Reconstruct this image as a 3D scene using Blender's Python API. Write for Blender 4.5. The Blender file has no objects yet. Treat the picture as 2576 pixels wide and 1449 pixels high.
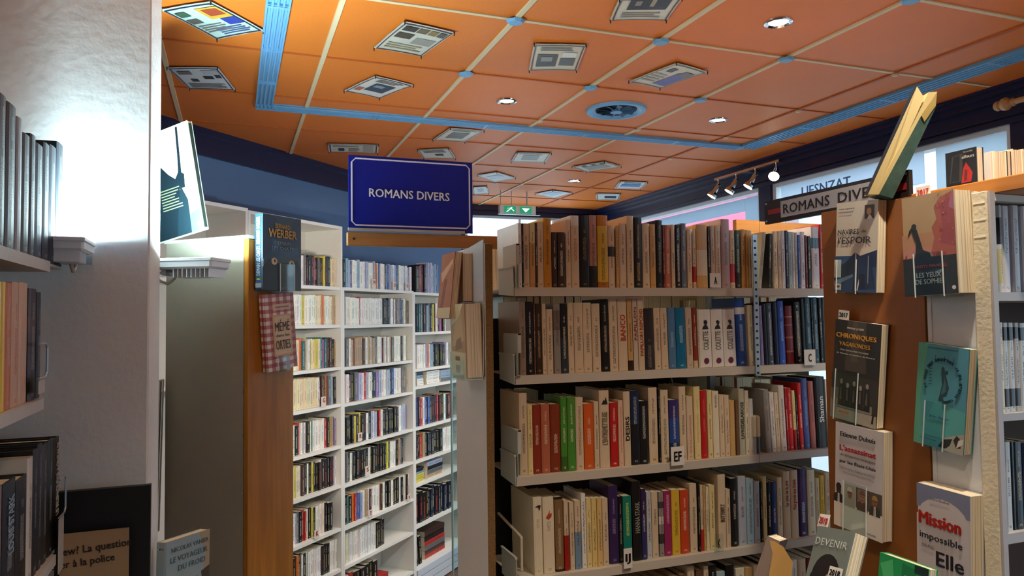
import bpy, math, random
from mathutils import Vector, Matrix
random.seed(7)
# ------------------------------------------------------------------ camera
W_PX, H_PX, F_PX = 2576, 1449, 1855.0
CZ = 2.0
cam_data = bpy.data.cameras.new('camera'); cam = bpy.data.objects.new('camera', cam_data)
scn = bpy.context.scene; COL = scn.collection; COL.objects.link(cam); scn.camera = cam
pitch, roll, yaw = math.radians(2.35), 0.012, math.radians(20.7)
Fw = Vector((math.sin(yaw)*math.cos(pitch), math.cos(yaw)*math.cos(pitch), math.sin(pitch)))
R0 = Vector((math.cos(yaw), -math.sin(yaw), 0)); U0 = R0.cross(Fw)
Rt = math.cos(roll)*R0 - math.sin(roll)*U0; Up = math.sin(roll)*R0 + math.cos(roll)*U0
cam.matrix_world = Matrix(((Rt.x, Up.x, -Fw.x, 0), (Rt.y, Up.y, -Fw.y, 0), (Rt.z, Up.z, -Fw.z, CZ), (0, 0, 0, 1)))
cam_data.sensor_width = 36; cam_data.lens = 36*F_PX/W_PX; cam_data.clip_start = .05; cam_data.clip_end = 200
# ------------------------------------------------------------------ world, daylight, exposure
wd = bpy.data.worlds.new('overcast_sky'); scn.world = wd; wd.use_nodes = True
bg = wd.node_tree.nodes['Background']; bg.inputs[0].default_value = (.80, .90, 1.0, 1); bg.inputs[1].default_value = 2.2
scn.view_settings.view_transform = 'Standard'; scn.view_settings.look = 'None'
scn.view_settings.exposure = 1.0; scn.view_settings.gamma = 1.0
try: scn.view_settings.use_curve_mapping = False
except Exception: pass
def light(name, kind, loc, power, color, target=None, **kw):
    l = bpy.data.lights.new(name, kind); l.energy = power; l.color = color
    for k, v in kw.items(): setattr(l, k, v)
    o = bpy.data.objects.new(name, l); COL.objects.link(o); o.location = loc
    if target is not None:
        o.rotation_euler = (Vector(target)-Vector(loc)).to_track_quat('-Z', 'Y').to_euler()
    return o
# daylight entering by the window bays of the street wall and by the shopfront glazing behind
def portal(loc, target, sx, sy):
    o = light('sky_portal', 'AREA', loc, 1, (1, 1, 1), target, shape='RECTANGLE', size=sx, size_y=sy); o.data.cycles.is_portal = True
portal((3.6, 3.2, 1.9), (0, 3.2, 1.9), 1.7, 2.1); portal((3.6, 5.1, 1.9), (0, 5.1, 1.9), 2.1, 2.1)
portal((3.6, -.35, 1.9), (0, -.35, 1.9), 3.2, 2.0); portal((2.55, 6.7, 2.0), (2.55, 0, 2.0), 1.2, 2.0)
CEIL = CZ+1.06
# ------------------------------------------------------------------ measuring helpers
def ray(u, v): return Rt*((u-W_PX/2)/F_PX) - Up*((v-H_PX/2)/F_PX) + Fw
O = Vector((0, 0, CZ))
def atD(u, v, z): return O + ray(u, v)*z
def onX(u, v, X): d = ray(u, v); return O + d*(X/d.x)
def onY(u, v, Y): d = ray(u, v); return O + d*(Y/d.y)
def onZ(u, v, Z): d = ray(u, v); return O + d*((Z-CZ)/d.z)
def onP(u, v, p, n): d = ray(u, v); return O + d*((Vector(p)-O).dot(n)/d.dot(n))
def hx(h):
    if not isinstance(h, str): return tuple(h)
    c = [int(h[i:i+2], 16)/255 for i in (0, 2, 4)]
    return tuple(x/12.92 if x <= .04045 else ((x+.055)/1.055)**2.4 for x in c)
# ------------------------------------------------------------------ materials
MATS = {}
def mat(name, color, rough=.6, spec=.4, metal=0, bump=0, bscale=60, vary=0, vscale=8, emit=None, coat=0):
    if name in MATS: return MATS[name]
    m = bpy.data.materials.new(name); m.use_nodes = True; MATS[name] = m
    nt = m.node_tree; b = nt.nodes['Principled BSDF']; c = hx(color)
    b.inputs['Base Color'].default_value = (*c, 1); b.inputs['Roughness'].default_value = rough
    b.inputs['Specular IOR Level'].default_value = spec; b.inputs['Metallic'].default_value = metal
    if coat: b.inputs['Coat Weight'].default_value = coat; b.inputs['Coat Roughness'].default_value = .25
    if emit: b.inputs['Emission Color'].default_value = (*hx(emit[0]), 1); b.inputs['Emission Strength'].default_value = emit[1]
    tc = nt.nodes.new('ShaderNodeTexCoord')
    if vary:
        n = nt.nodes.new('ShaderNodeTexNoise'); n.inputs['Scale'].default_value = vscale; n.inputs['Detail'].default_value = 5
        nt.links.new(tc.outputs['Object'], n.inputs['Vector'])
        mx = nt.nodes.new('ShaderNodeMix'); mx.data_type = 'RGBA'
        mx.inputs[6].default_value = (*[x*(1-vary) for x in c], 1); mx.inputs[7].default_value = (*[min(1, x*(1+vary)) for x in c], 1)
        nt.links.new(n.outputs['Fac'], mx.inputs[0]); nt.links.new(mx.outputs[2], b.inputs['Base Color'])
    if bump:
        n = nt.nodes.new('ShaderNodeTexNoise'); n.inputs['Scale'].default_value = bscale; n.inputs['Detail'].default_value = 3
        nt.links.new(tc.outputs['Object'], n.inputs['Vector'])
        bp = nt.nodes.new('ShaderNodeBump'); bp.inputs['Strength'].default_value = bump; bp.inputs['Distance'].default_value = .01
        nt.links.new(n.outputs['Fac'], bp.inputs['Height']); nt.links.new(bp.outputs[0], b.inputs['Normal'])
    return m
def wood(name, c1, c2, rough=.5, axis=2, scale=1.0):
    if name in MATS: return MATS[name]
    m = bpy.data.materials.new(name); m.use_nodes = True; MATS[name] = m
    nt = m.node_tree; b = nt.nodes['Principled BSDF']; b.inputs['Roughness'].default_value = rough
    tc = nt.nodes.new('ShaderNodeTexCoord'); mp = nt.nodes.new('ShaderNodeMapping')
    s = [14*scale]*3; s[axis] = 1.2*scale; mp.inputs['Scale'].default_value = s
    n = nt.nodes.new('ShaderNodeTexNoise'); n.inputs['Scale'].default_value = 2.5; n.inputs['Detail'].default_value = 8; n.inputs['Distortion'].default_value = .6
    r = nt.nodes.new('ShaderNodeValToRGB'); r.color_ramp.elements[0].color = (*hx(c1), 1); r.color_ramp.elements[1].color = (*hx(c2), 1)
    r.color_ramp.elements[0].position = .35; r.color_ramp.elements[1].position = .65
    nt.links.new(tc.outputs['Object'], mp.inputs[0]); nt.links.new(mp.outputs[0], n.inputs['Vector'])
    nt.links.new(n.outputs['Fac'], r.inputs[0]); nt.links.new(r.outputs[0], b.inputs['Base Color'])
    return m
def clear(name, tint, amount=.85, rough=.05):
    if name in MATS: return MATS[name]
    m = bpy.data.materials.new(name); m.use_nodes = True; MATS[name] = m
    nt = m.node_tree; nt.nodes.remove(nt.nodes['Principled BSDF'])
    t = nt.nodes.new('ShaderNodeBsdfTransparent'); g = nt.nodes.new('ShaderNodeBsdfGlossy'); mx = nt.nodes.new('ShaderNodeMixShader')
    t.inputs[0].default_value = (*hx(tint), 1); g.inputs['Roughness'].default_value = rough; g.inputs[0].default_value = (.9, .95, 1, 1)
    fr = nt.nodes.new('ShaderNodeLayerWeight'); fr.inputs[0].default_value = .12; ma = nt.nodes.new('ShaderNodeMath'); ma.operation = 'ADD'; ma.inputs[1].default_value = (1-amount)*.6
    pw = nt.nodes.new('ShaderNodeMath'); pw.operation = 'POWER'; pw.inputs[1].default_value = 3; nt.links.new(fr.outputs['Facing'], pw.inputs[0]); nt.links.new(pw.outputs[0], ma.inputs[0]); nt.links.new(ma.outputs[0], mx.inputs[0])
    nt.links.new(t.outputs[0], mx.inputs[1]); nt.links.new(g.outputs[0], mx.inputs[2])
    nt.links.new(mx.outputs[0], nt.nodes['Material Output'].inputs[0])
    return m
def vinyl(name, c):
    if name in MATS: return MATS[name]
    m = bpy.data.materials.new(name); m.use_nodes = True; MATS[name] = m
    nt = m.node_tree; b = nt.nodes['Principled BSDF']; b.inputs['Base Color'].default_value = (*hx(c), 1); b.inputs['Roughness'].default_value = .6
    t = nt.nodes.new('ShaderNodeBsdfTranslucent'); t.inputs[0].default_value = (*hx(c), 1); mx = nt.nodes.new('ShaderNodeMixShader'); mx.inputs[0].default_value = .8
    nt.links.new(b.outputs[0], mx.inputs[1]); nt.links.new(t.outputs[0], mx.inputs[2]); nt.links.new(mx.outputs[0], nt.nodes['Material Output'].inputs[0]); return m
def print_mat(name='printed_paper', rough=.45):
    if name in MATS: return MATS[name]
    m = bpy.data.materials.new(name); m.use_nodes = True; MATS[name] = m
    nt = m.node_tree; b = nt.nodes['Principled BSDF']; b.inputs['Roughness'].default_value = rough
    a = nt.nodes.new('ShaderNodeAttribute'); a.attribute_name = 'col'; nt.links.new(a.outputs['Color'], b.inputs['Base Color'])
    return m
def book_mat():
    # cover colour from 'col'; small spine print (flat ink) laid out by 'lay' along the spine
    m = bpy.data.materials.new('book_cover'); m.use_nodes = True; MATS['book_cover'] = m
    nt = m.node_tree; N = nt.nodes; L = nt.links; b = N['Principled BSDF']; b.inputs['Roughness'].default_value = .42
    col = N.new('ShaderNodeAttribute'); col.attribute_name = 'col'
    ink = N.new('ShaderNodeAttribute'); ink.attribute_name = 'ink'
    lay = N.new('ShaderNodeAttribute'); lay.attribute_name = 'lay'      # x: title start, y: title end, z: author end  (fractions of height)
    uv = N.new('ShaderNodeUVMap'); uv.uv_map = 'UVMap'                  # u: -1..1 across, v: 0..1 up (or -9 off spine)
    met = N.new('ShaderNodeUVMap'); met.uv_map = 'Metric'               # metres
    s1 = N.new('ShaderNodeSeparateXYZ'); L.new(uv.outputs[0], s1.inputs[0])
    s2 = N.new('ShaderNodeSeparateXYZ'); L.new(lay.outputs['Vector'], s2.inputs[0])
    def M(op, a, bb=None):
        n = N.new('ShaderNodeMath'); n.operation = op
        for i, q in enumerate((a, bb)):
            if q is None: continue
            if isinstance(q, (int, float)): n.inputs[i].default_value = q
            else: L.new(q, n.inputs[i])
        return n.outputs[0]
    au = M('ABSOLUTE', s1.outputs[0]); v = s1.outputs[1]
    inu = M('LESS_THAN', au, .34); inu2 = M('LESS_THAN', au, .2)
    t = M('MULTIPLY', M('GREATER_THAN', v, s2.outputs[0]), M('LESS_THAN', v, s2.outputs[1]))
    t = M('MULTIPLY', t, inu)
    a2 = M('MULTIPLY', M('GREATER_THAN', v, M('ADD', s2.outputs[1], .06)), M('LESS_THAN', v, s2.outputs[2]))
    a2 = M('MULTIPLY', a2, inu2)
    logo = M('MULTIPLY', M('MULTIPLY', M('GREATER_THAN', v, .035), M('LESS_THAN', v, .065)), inu)
    area = M('MAXIMUM', M('MAXIMUM', t, a2), logo)
    mp = N.new('ShaderNodeMapping'); mp.inputs['Scale'].default_value = (330, 520, 1); L.new(met.outputs[0], mp.inputs[0])
    nz = N.new('ShaderNodeTexNoise'); nz.inputs['Scale'].default_value = 1; nz.inputs['Detail'].default_value = 1; L.new(mp.outputs[0], nz.inputs['Vector'])
    fac = M('MULTIPLY', M('MULTIPLY', area, M('GREATER_THAN', nz.outputs['Fac'], .5)), ink.outputs['Alpha'])
    # paper yellowing and rubbed wear on the cover itself
    tc = N.new('ShaderNodeTexCoord'); w = N.new('ShaderNodeTexNoise'); w.inputs['Scale'].default_value = 14; w.inputs['Detail'].default_value = 6
    L.new(tc.outputs['Object'], w.inputs['Vector'])
    wr = N.new('ShaderNodeMapRange'); wr.inputs['To Min'].default_value = .86; wr.inputs['To Max'].default_value = 1.1; L.new(w.outputs['Fac'], wr.inputs['Value'])
    cm = N.new('ShaderNodeVectorMath'); cm.operation = 'SCALE'; L.new(col.outputs['Color'], cm.inputs[0]); L.new(wr.outputs[0], cm.inputs['Scale'])
    mx = N.new('ShaderNodeMix'); mx.data_type = 'RGBA'; L.new(fac, mx.inputs[0]); L.new(cm.outputs[0], mx.inputs[6]); L.new(ink.outputs['Color'], mx.inputs[7])
    L.new(mx.outputs[2], b.inputs['Base Color'])
    return m
BOOK = book_mat(); PRINT = print_mat()
PAGES = mat('page_edges', 'f2e6c8', .85, .1)
def page_lines(m):
    nt = m.node_tree; b = nt.nodes['Principled BSDF']; tc = nt.nodes.new('ShaderNodeTexCoord'); mp = nt.nodes.new('ShaderNodeMapping'); mp.inputs['Scale'].default_value = (900, 3, 3)
    n = nt.nodes.new('ShaderNodeTexNoise'); n.inputs['Scale'].default_value = 1; n.inputs['Detail'].default_value = 2
    r = nt.nodes.new('ShaderNodeValToRGB'); r.color_ramp.elements[0].color = (*hx('bda57a'), 1); r.color_ramp.elements[1].color = (*hx('f6ecd2'), 1)
    r.color_ramp.elements[0].position = .3; r.color_ramp.elements[1].position = .55
    nt.links.new(tc.outputs['Object'], mp.inputs[0]); nt.links.new(mp.outputs[0], n.inputs['Vector']); nt.links.new(n.outputs['Fac'], r.inputs[0]); nt.links.new(r.outputs[0], b.inputs['Base Color'])
page_lines(PAGES)
M_WHITE = mat('white_laminate', 'e9e6de', .45, .4, vary=.03)
M_SHELF = mat('cream_enamel_steel', 'cfc7b8', .4, .5, vary=.03)
M_STEEL = mat('galvanised_steel', 'b9c4cc', .35, .5, metal=.6)
M_NAVY = mat('navy_gloss_paint', '101a3e', .32, .5, bump=.05, bscale=30)
M_BLUEWALL = mat('blue_grey_wall_paint', '5c7699', .8, .2, bump=.12, bscale=90, vary=.05)
M_TILE = mat('orange_ceiling_panel', 'dd7828', .5, .32, bump=.13, bscale=70, vary=.05, vscale=3)
M_STUCCO = mat('white_textured_plaster', 'e3e3e0', .8, .2, bump=.22, bscale=38)
M_BATTEN = mat('cream_ceiling_batten', 'd8c39c', .5, .3)
M_BATTEN2 = mat('orange_painted_batten', 'b9602c', .5, .3)
M_CAP = mat('sky_blue_paint', '6fa6cf', .45, .4, bump=.1, bscale=60)
M_WOOD = wood('pine_board', 'a0640f', 'b8791c', .5, 2)
M_WOODX = wood('pine_rail', 'a06a35', 'bb8348', .5, 0)
M_WOODY = wood('beech_plank', 'a96a24', 'c58134', .45, 1)
M_BROWN = mat('brown_laminate', '8d5420', .45, .4, vary=.1, vscale=5)
M_CHIP = mat('raw_chipboard', '8a6b45', .9, .1, bump=.5, bscale=300, vary=.4, vscale=220)
M_BLACK = mat('black_plastic', '141416', .45, .4)
M_CHROME = mat('polished_chrome', 'd8d8d8', .15, .5, metal=1)
M_CLEAR = clear('clear_acrylic', 'f4fbfb', .93)
M_GLASS = clear('window_glass', 'f2fafc', .96, .02)
M_GLASSEDGE = mat('green_glass_edge', '6f8f88', .15, .6)
def bulb(name, c, s): return mat(name, 'ffffff', .4, .3, emit=(c, s))
M_BULB = bulb('lit_halogen_lens', 'fff3d6', 14)
M_FLOODLENS = bulb('lit_led_lens', 'e8fbff', 30)
# ------------------------------------------------------------------ mesh builder
class MB:
    def __init__(s): s.v = []; s.f = []; s.m = []; s.c = []; s.k = (1, 1, 1)
    def quad(s, pts, mi=0, c=None):
        i = len(s.v); s.v += [tuple(p) for p in pts]; s.f.append(tuple(range(i, i+len(pts)))); s.m.append(mi); s.c.append(hx(c) if c is not None else s.k)
    def hexa(s, p, mi=0, c=None):        # p: 8 points, bottom 4 then top 4
        i = len(s.v); s.v += [tuple(q) for q in p]
        for a in ((3, 2, 1, 0), (4, 5, 6, 7), (0, 1, 5, 4), (1, 2, 6, 5), (2, 3, 7, 6), (3, 0, 4, 7)):
            s.f.append(tuple(i+k for k in a)); s.m.append(mi); s.c.append(hx(c) if c is not None else s.k)
    def box(s, x0, y0, z0, x1, y1, z1, mi=0, c=None, M=None):
        x0, x1 = sorted((x0, x1)); y0, y1 = sorted((y0, y1)); z0, z1 = sorted((z0, z1))
        p = [Vector(q) for q in ((x0, y0, z0), (x1, y0, z0), (x1, y1, z0), (x0, y1, z0), (x0, y0, z1), (x1, y0, z1), (x1, y1, z1), (x0, y1, z1))]
        if M: p = [M @ q for q in p]
        s.hexa(p, mi, c)
    def tube(s, a, b, r, r2=None, n=10, mi=0, c=None, caps=True):
        a, b = Vector(a), Vector(b); r2 = r if r2 is None else r2; d = (b-a).normalized()
        x = d.orthogonal().normalized(); y = d.cross(x); i = len(s.v); cc = hx(c) if c is not None else s.k
        for p, rr in ((a, r), (b, r2)):
            for k in range(n): t = 2*math.pi*k/n; s.v.append(tuple(p + x*math.cos(t)*rr + y*math.sin(t)*rr))
        for k in range(n): s.f.append((i+k, i+(k+1) % n, i+n+(k+1) % n, i+n+k)); s.m.append(mi); s.c.append(cc)
        if caps: s.f.append(tuple(i+k for k in reversed(range(n)))); s.f.append(tuple(i+n+k for k in range(n))); s.m += [mi, mi]; s.c += [cc, cc]
    def lathe(s, c0, axis, prof, n=16, mi=0):
        for (t0, r0), (t1, r1) in zip(prof, prof[1:]): s.tube(Vector(c0)+axis*t0, Vector(c0)+axis*t1, max(r0, 1e-4), max(r1, 1e-4), n, mi, caps=False)
    def path(s, pts, r, n=6, mi=0, c=None):
        for a, b in zip(pts, pts[1:]): s.tube(a, b, r, None, n, mi, c)
    def obj(s, name, mats, parent=None, bevel=0, smooth=False, colors=False, loc=None):
        me = bpy.data.meshes.new(name); me.from_pydata(s.v, [], s.f)
        for m in (mats if isinstance(mats, (list, tuple)) else [mats]): me.materials.append(m)
        me.polygons.foreach_set('material_index', s.m)
        if colors:
            at = me.color_attributes.new('col', 'FLOAT_COLOR', 'CORNER'); buf = []
            for p, c in zip(me.polygons, s.c): buf += [c[0], c[1], c[2], 1.0]*p.loop_total
            at.data.foreach_set('color', buf)
        if smooth: me.polygons.foreach_set('use_smooth', [True]*len(me.polygons))
        me.update(); o = bpy.data.objects.new(name, me); COL.objects.link(o)
        if parent: o.parent = parent
        if loc is not None:
            L = Vector(loc)
            for v in me.vertices: v.co -= L
            o.location = L
        if bevel:
            b = o.modifiers.new('bevel', 'BEVEL'); b.width = bevel; b.segments = 1; b.limit_method = 'ANGLE'
        return o
LABELS = set()
def tag(o, label=None, cat=None, group=None, kind=None):
    if label:
        if label in LABELS and not kind: print('DUPLABEL', label)
        LABELS.add(label); o['label'] = label
        n = len(label.split())
        if n > 16 or n < 4: print('LABELLEN', n, label)
    if cat: o['category'] = cat
    if group: o['group'] = group
    if kind: o['kind'] = kind
    return o
def empty(name, loc=(0, 0, 0), M=None):
    o = bpy.data.objects.new(name, None); o.empty_display_size = .05; COL.objects.link(o)
    if M is not None: o.matrix_world = M
    else: o.location = loc
    return o
def frame(origin, x, y, z):
    return Matrix(((x[0], y[0], z[0], origin[0]), (x[1], y[1], z[1], origin[1]), (x[2], y[2], z[2], origin[2]), (0, 0, 0, 1)))
# ------------------------------------------------------------------ lettering
TXT = {}
def text_mesh(s, bold=0.0, spacing=1.0):
    k = (s, bold, spacing)
    if k in TXT: return TXT[k]
    c = bpy.data.curves.new('lettering', 'FONT'); c.body = s; c.size = 1; c.resolution_u = 2; c.extrude = .004; c.offset = bold; c.space_character = spacing
    o = bpy.data.objects.new('tmp', c); COL.objects.link(o)
    dg = bpy.context.evaluated_depsgraph_get(); me = bpy.data.meshes.new_from_object(o.evaluated_get(dg))
    bpy.data.objects.remove(o); me.materials.clear()
    xs = [v.co.x for v in me.vertices]; ys = [v.co.y for v in me.vertices]
    TXT[k] = (me, min(xs), max(xs), min(ys), max(ys)); return TXT[k]
def letter(parent, s, center, xax, yax, height, width=None, color='1a1a1a', bold=0.0, spacing=1.0, name='lettering', caps_h=True):
    """text centred on a local point of its parent, running along xax with yax up; fitted to height x width"""
    me, x0, x1, y0, y1 = text_mesh(s, 0, spacing); me = me.copy()
    if bold:
        V = [tuple(v.co) for v in me.vertices]; Fp = [tuple(p.vertices) for p in me.polygons]; n0 = len(V); V2 = []; F2 = []
        for k, (dx, dy) in enumerate(((0, 0), (bold*1.6, 0), (-bold*1.6, 0), (0, bold), (0, -bold))):
            V2 += [(a+dx, b+dy, c+k*.004) for a, b, c in V]; F2 += [tuple(i+n0*k for i in f) for f in Fp]
        me = bpy.data.meshes.new('lettering'); me.from_pydata(V2, [], F2)
    h = (y1-y0); sy = height/h; sx = sy if width is None else width/(x1-x0)
    X = Vector(xax).normalized(); Y = Vector(yax).normalized(); Z = X.cross(Y); C = Vector(center)
    for v in me.vertices:
        v.co = C + X*((v.co.x-(x0+x1)/2)*sx) + Y*((v.co.y-(y0+y1)/2)*sy) + Z*(v.co.z*.05)
    m = mat('ink_'+color, color, .5, .3); me.materials.append(m); me.update()
    o = bpy.data.objects.new(name, me); COL.objects.link(o); o.parent = parent; return o
# ------------------------------------------------------------------ books
PAL = dict(be='dfc9a8', cr='ece0c2', wh='f0ede6', tn='d2a868', gd='d09128', ye='e3bd3a', bk='1a1817', db='412b1e', br='735039', tc='bf6c4c', bd='97341f', rd='c41f1c',
           og='dc6220', gn='4f9230', dg='264e45', te='14806e', tb='15739f', sb='5681aa', bl='2a55a8', nv='1d294e', pu='3a2458', gy='98918a', sl='6a7584', ma='a02c60',
           pb='a9cad6', li='9d90c8', mr='742329', lg='c6ccd0', pk='e3aea6', rs='bd8878', yc='ecd898', gc='b9b6a0', wb='e4e6ee')
NAMES = dict(be='beige', cr='cream', wh='white', tn='tan', gd='golden', ye='yellow', bk='black', db='dark brown', br='brown', tc='terracotta', bd='brick red', rd='red',
             og='orange', gn='green', dg='dark green', te='teal', tb='turquoise blue', sb='steel blue', bl='blue', nv='navy', pu='dark purple', gy='grey', sl='slate', ma='magenta',
             pb='pale blue', li='lilac', mr='maroon', lg='light grey', pk='pink', rs='rose brown', yc='pale yellow', gc='greenish grey', wb='bluish white')
DARK = {'bk', 'db', 'br', 'bd', 'rd', 'gn', 'dg', 'te', 'tb', 'sb', 'bl', 'nv', 'pu', 'sl', 'ma', 'mr', 'tc', 'og'}
def book_mesh(w, h, d, col, segs=None, ink=None, lay=(.3, .6, .85), inkon=1.0, t=.0014, name='book'):
    col = hx(col); ink = hx(ink) if ink else (.03, .03, .03)
    bulge = min(.003, w*.12)
    out = [(0, d), (0, bulge), (w*.18, bulge*.25), (w*.5, 0), (w*.82, bulge*.25), (w, bulge), (w, d), (w-t, d), (w-t, bulge+t), (t, bulge+t), (t, d)]
    n = len(out); zs = [0, h]; segs = segs or []
    for a, b, _ in segs: zs += [a*h, b*h]
    zs = sorted(set(round(z, 5) for z in zs if -1e-6 <= z <= h+1e-6))
    V = []; Fc = []; Cc = []; UV = []; ME = []
    for z in zs: V += [(x, y, z) for x, y in out]
    for li in range(len(zs)-1):
        zm = (zs[li]+zs[li+1])/2/h; cc = col
        for a, b, c2 in segs:
            if a <= zm <= b: cc = hx(c2)
        for k in range(n):
            k2 = (k+1) % n; Fc.append((li*n+k, li*n+k2, (li+1)*n+k2, (li+1)*n+k)); Cc.append(cc)
            sp = 1 <= k <= 4
            for q, zz in ((k, zs[li]), (k2, zs[li]), (k2, zs[li+1]), (k, zs[li+1])):
                UV += [2*out[q][0]/w-1, zz/h if sp else -9]; ME += [out[q][0]+col[0]*3.1, zz+w*37]
    Fc.append(tuple(reversed(range(n)))); Fc.append(tuple(range((len(zs)-1)*n, len(zs)*n))); Cc += [col, col]
    UV += [0, -9]*(2*n); ME += [0, 0]*(2*n)
    me = bpy.data.meshes.new(name); me.from_pydata(V, [], Fc); me.materials.append(BOOK)
    u1 = me.uv_layers.new(name='UVMap'); u1.data.foreach_set('uv', UV); u2 = me.uv_layers.new(name='Metric'); u2.data.foreach_set('uv', ME)
    ca = me.color_attributes.new('col', 'FLOAT_COLOR', 'CORNER'); buf = []
    for p, c in zip(me.polygons, Cc): buf += [*c, 1.0]*p.loop_total
    ca.data.foreach_set('color', buf)
    nl = len(me.loops); ia = me.color_attributes.new('ink', 'FLOAT_COLOR', 'CORNER'); ia.data.foreach_set('color', [*ink, inkon]*nl)
    la = me.attributes.new('lay', 'FLOAT_VECTOR', 'CORNER'); la.data.foreach_set('vector', [*lay]*nl)
    me.update(); return me
def pages_mesh(w, h, d, t=.0014, inset=.0012):
    m = MB(); m.box(t, .0045, inset, w-t, d-.0015, h-inset)
    me = bpy.data.meshes.new('pages'); me.from_pydata(m.v, [], m.f); me.materials.append(PAGES); me.update(); return me
def book(w, h, d, col, M, label, group, cat='book', name='book', segs=None, ink=None, lay=None, inkon=1.0, inset=.0012, t=.0014):
    lay = lay or (random.uniform(.2, .4), random.uniform(.55, .7), random.uniform(.78, .93))
    o = bpy.data.objects.new(name, book_mesh(w, h, d, col, segs, ink, lay, inkon, t=t)); COL.objects.link(o); o.matrix_world = M
    p = bpy.data.objects.new('pages', pages_mesh(w, h, d, t, inset)); COL.objects.link(p); p.parent = o
    tag(o, label, cat, group); return o
def cover_book(TL, TR, BL, thick, col, label, group=None, name='book', ink=None, inkon=0, t=.002, **kw):
    """a book shown by its front cover: three corners of the cover in space; returns object, width, height (local: y across, z up, cover at x=thick)"""
    TL, TR, BL = Vector(TL), Vector(TR), Vector(BL)
    z = (TL-BL); h = z.length; z.normalize(); x = TR-TL; x = x - z*x.dot(z); w = x.length; x.normalize(); n = x.cross(z)
    M = frame(BL - n*thick, n, x, z)
    o = book(thick, h, w, col, M, label, group, name=name, ink=ink, inkon=inkon, t=t, **kw)
    return o, w, h
def art(parent, x, polys, name='cover_print'):
    m = MB()
    for i, (c, pts) in enumerate(polys): m.quad([(x+.0003+.000013*i, p[0], p[1]) for p in pts], 0, c)
    return m.obj(name, PRINT, parent, colors=True)
def rect(y0, z0, y1, z1): return [(y0, z0), (y1, z0), (y1, z1), (y0, z1)]
def ell(cy, cz, ry, rz, n=16, a0=0, a1=360): return [(cy+ry*math.cos(math.radians(a0+(a1-a0)*k/n)), cz+rz*math.sin(math.radians(a0+(a1-a0)*k/n))) for k in range(n + (0 if a1-a0 == 360 else 1))]
def ctext(o, thick, s, cy, cz, h, w, color, bold=0, name='title_lettering', rot=0, spacing=1.0):
    r = math.radians(rot); return letter(o, s, (thick+.0017, cy, cz), (0, math.cos(r), math.sin(r)), (0, -math.sin(r), math.cos(r)), h, w, color, bold, spacing, name)
# ================================================================== THE SETTING
P0 = Vector((-.36, 4.153, 0)); DL = Vector((.703, .711, 0)).normalized(); NL = Vector((.711, -.703, 0)).normalized()
ZV = Vector((0, 0, 1)); PIT = .596; GX, GY = .93, 2.395
def struct(o): o['kind'] = 'structure'; return o
m = MB(); m.box(-2.6, -3.1, -.1, 3.6, 6.7, 0); struct(m.obj('floor', mat('brown_floor_covering', '6b4a35', .5, .4, vary=.1)))
m = MB(); m.box(-2.6, -3.1, CEIL+.012, 3.6, 6.7, CEIL+.1); ceiling = struct(m.obj('ceiling', mat('ceiling_backing', '6b3412', .8)))
# suspended panels, each with chamfered edges
tm = MB(); e = .004/PIT
tm.hexa([(e, e, 0), (1-e, e, 0), (1-e, 1-e, 0), (e, 1-e, 0), (e*.4, e*.4, .013), (1-e*.4, e*.4, .013), (1-e*.4, 1-e*.4, .013), (e*.4, 1-e*.4, .013)])
tile0 = None
def inside(x, y): return (Vector((x, y, 0))-P0).dot(NL) > -.02
for i in range(-6, 5):
    for j in range(-9, 8):
        x0, y0 = GX+i*PIT, GY+j*PIT; x1, y1 = min(x0+PIT, 3.38), min(y0+PIT, 6.5)
        if x1-x0 < .03 or y1-y0 < .03 or x0 < -2.5: continue
        if not any(inside(*q) for q in ((x0, y0), (x1, y0), (x0, y1), (x1, y1))): continue
        if tile0 is None: o = tile0 = tm.obj('ceiling_panel', M_TILE, ceiling)
        else: o = tile0.copy(); COL.objects.link(o)
        o.location = (x0, y0, CEIL-.001); o.scale = (x1-x0, y1-y0, 1)
def wall_y(x):   # y of the slanting wall at x
    return P0.y + (x-P0.x)*DL.y/DL.x
for i in range(-4, 5):
    x = GX+i*PIT
    if x > 3.37: continue
    m = MB(); m.hexa([(x-.009, -3, CEIL-.008), (x+.009, -3, CEIL-.008), (x+.009, min(6.5, wall_y(x)), CEIL-.008), (x-.009, min(6.5, wall_y(x)), CEIL-.008),
                      (x-.011, -3, CEIL+.01), (x+.011, -3, CEIL+.01), (x+.011, min(6.5, wall_y(x)), CEIL+.01), (x-.011, min(6.5, wall_y(x)), CEIL+.01)])
    m.obj('ceiling_batten', M_BATTEN if i < 3 else M_BATTEN2, ceiling)
for j in range(-8, 7):
    y = GY+j*PIT; xl = -2.5 if y < wall_y(-2.5) else max(-2.5, P0.x+(y-P0.y)*DL.x/DL.y)
    m = MB(); w = .008 if j in (0, -1, -2) else .005
    m.box(xl, y-w, CEIL-.006, 3.38, y+w, CEIL+.01); m.obj('ceiling_batten', M_BATTEN if j in (0, -1) else M_BATTEN2, ceiling)
cap0 = None
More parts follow.
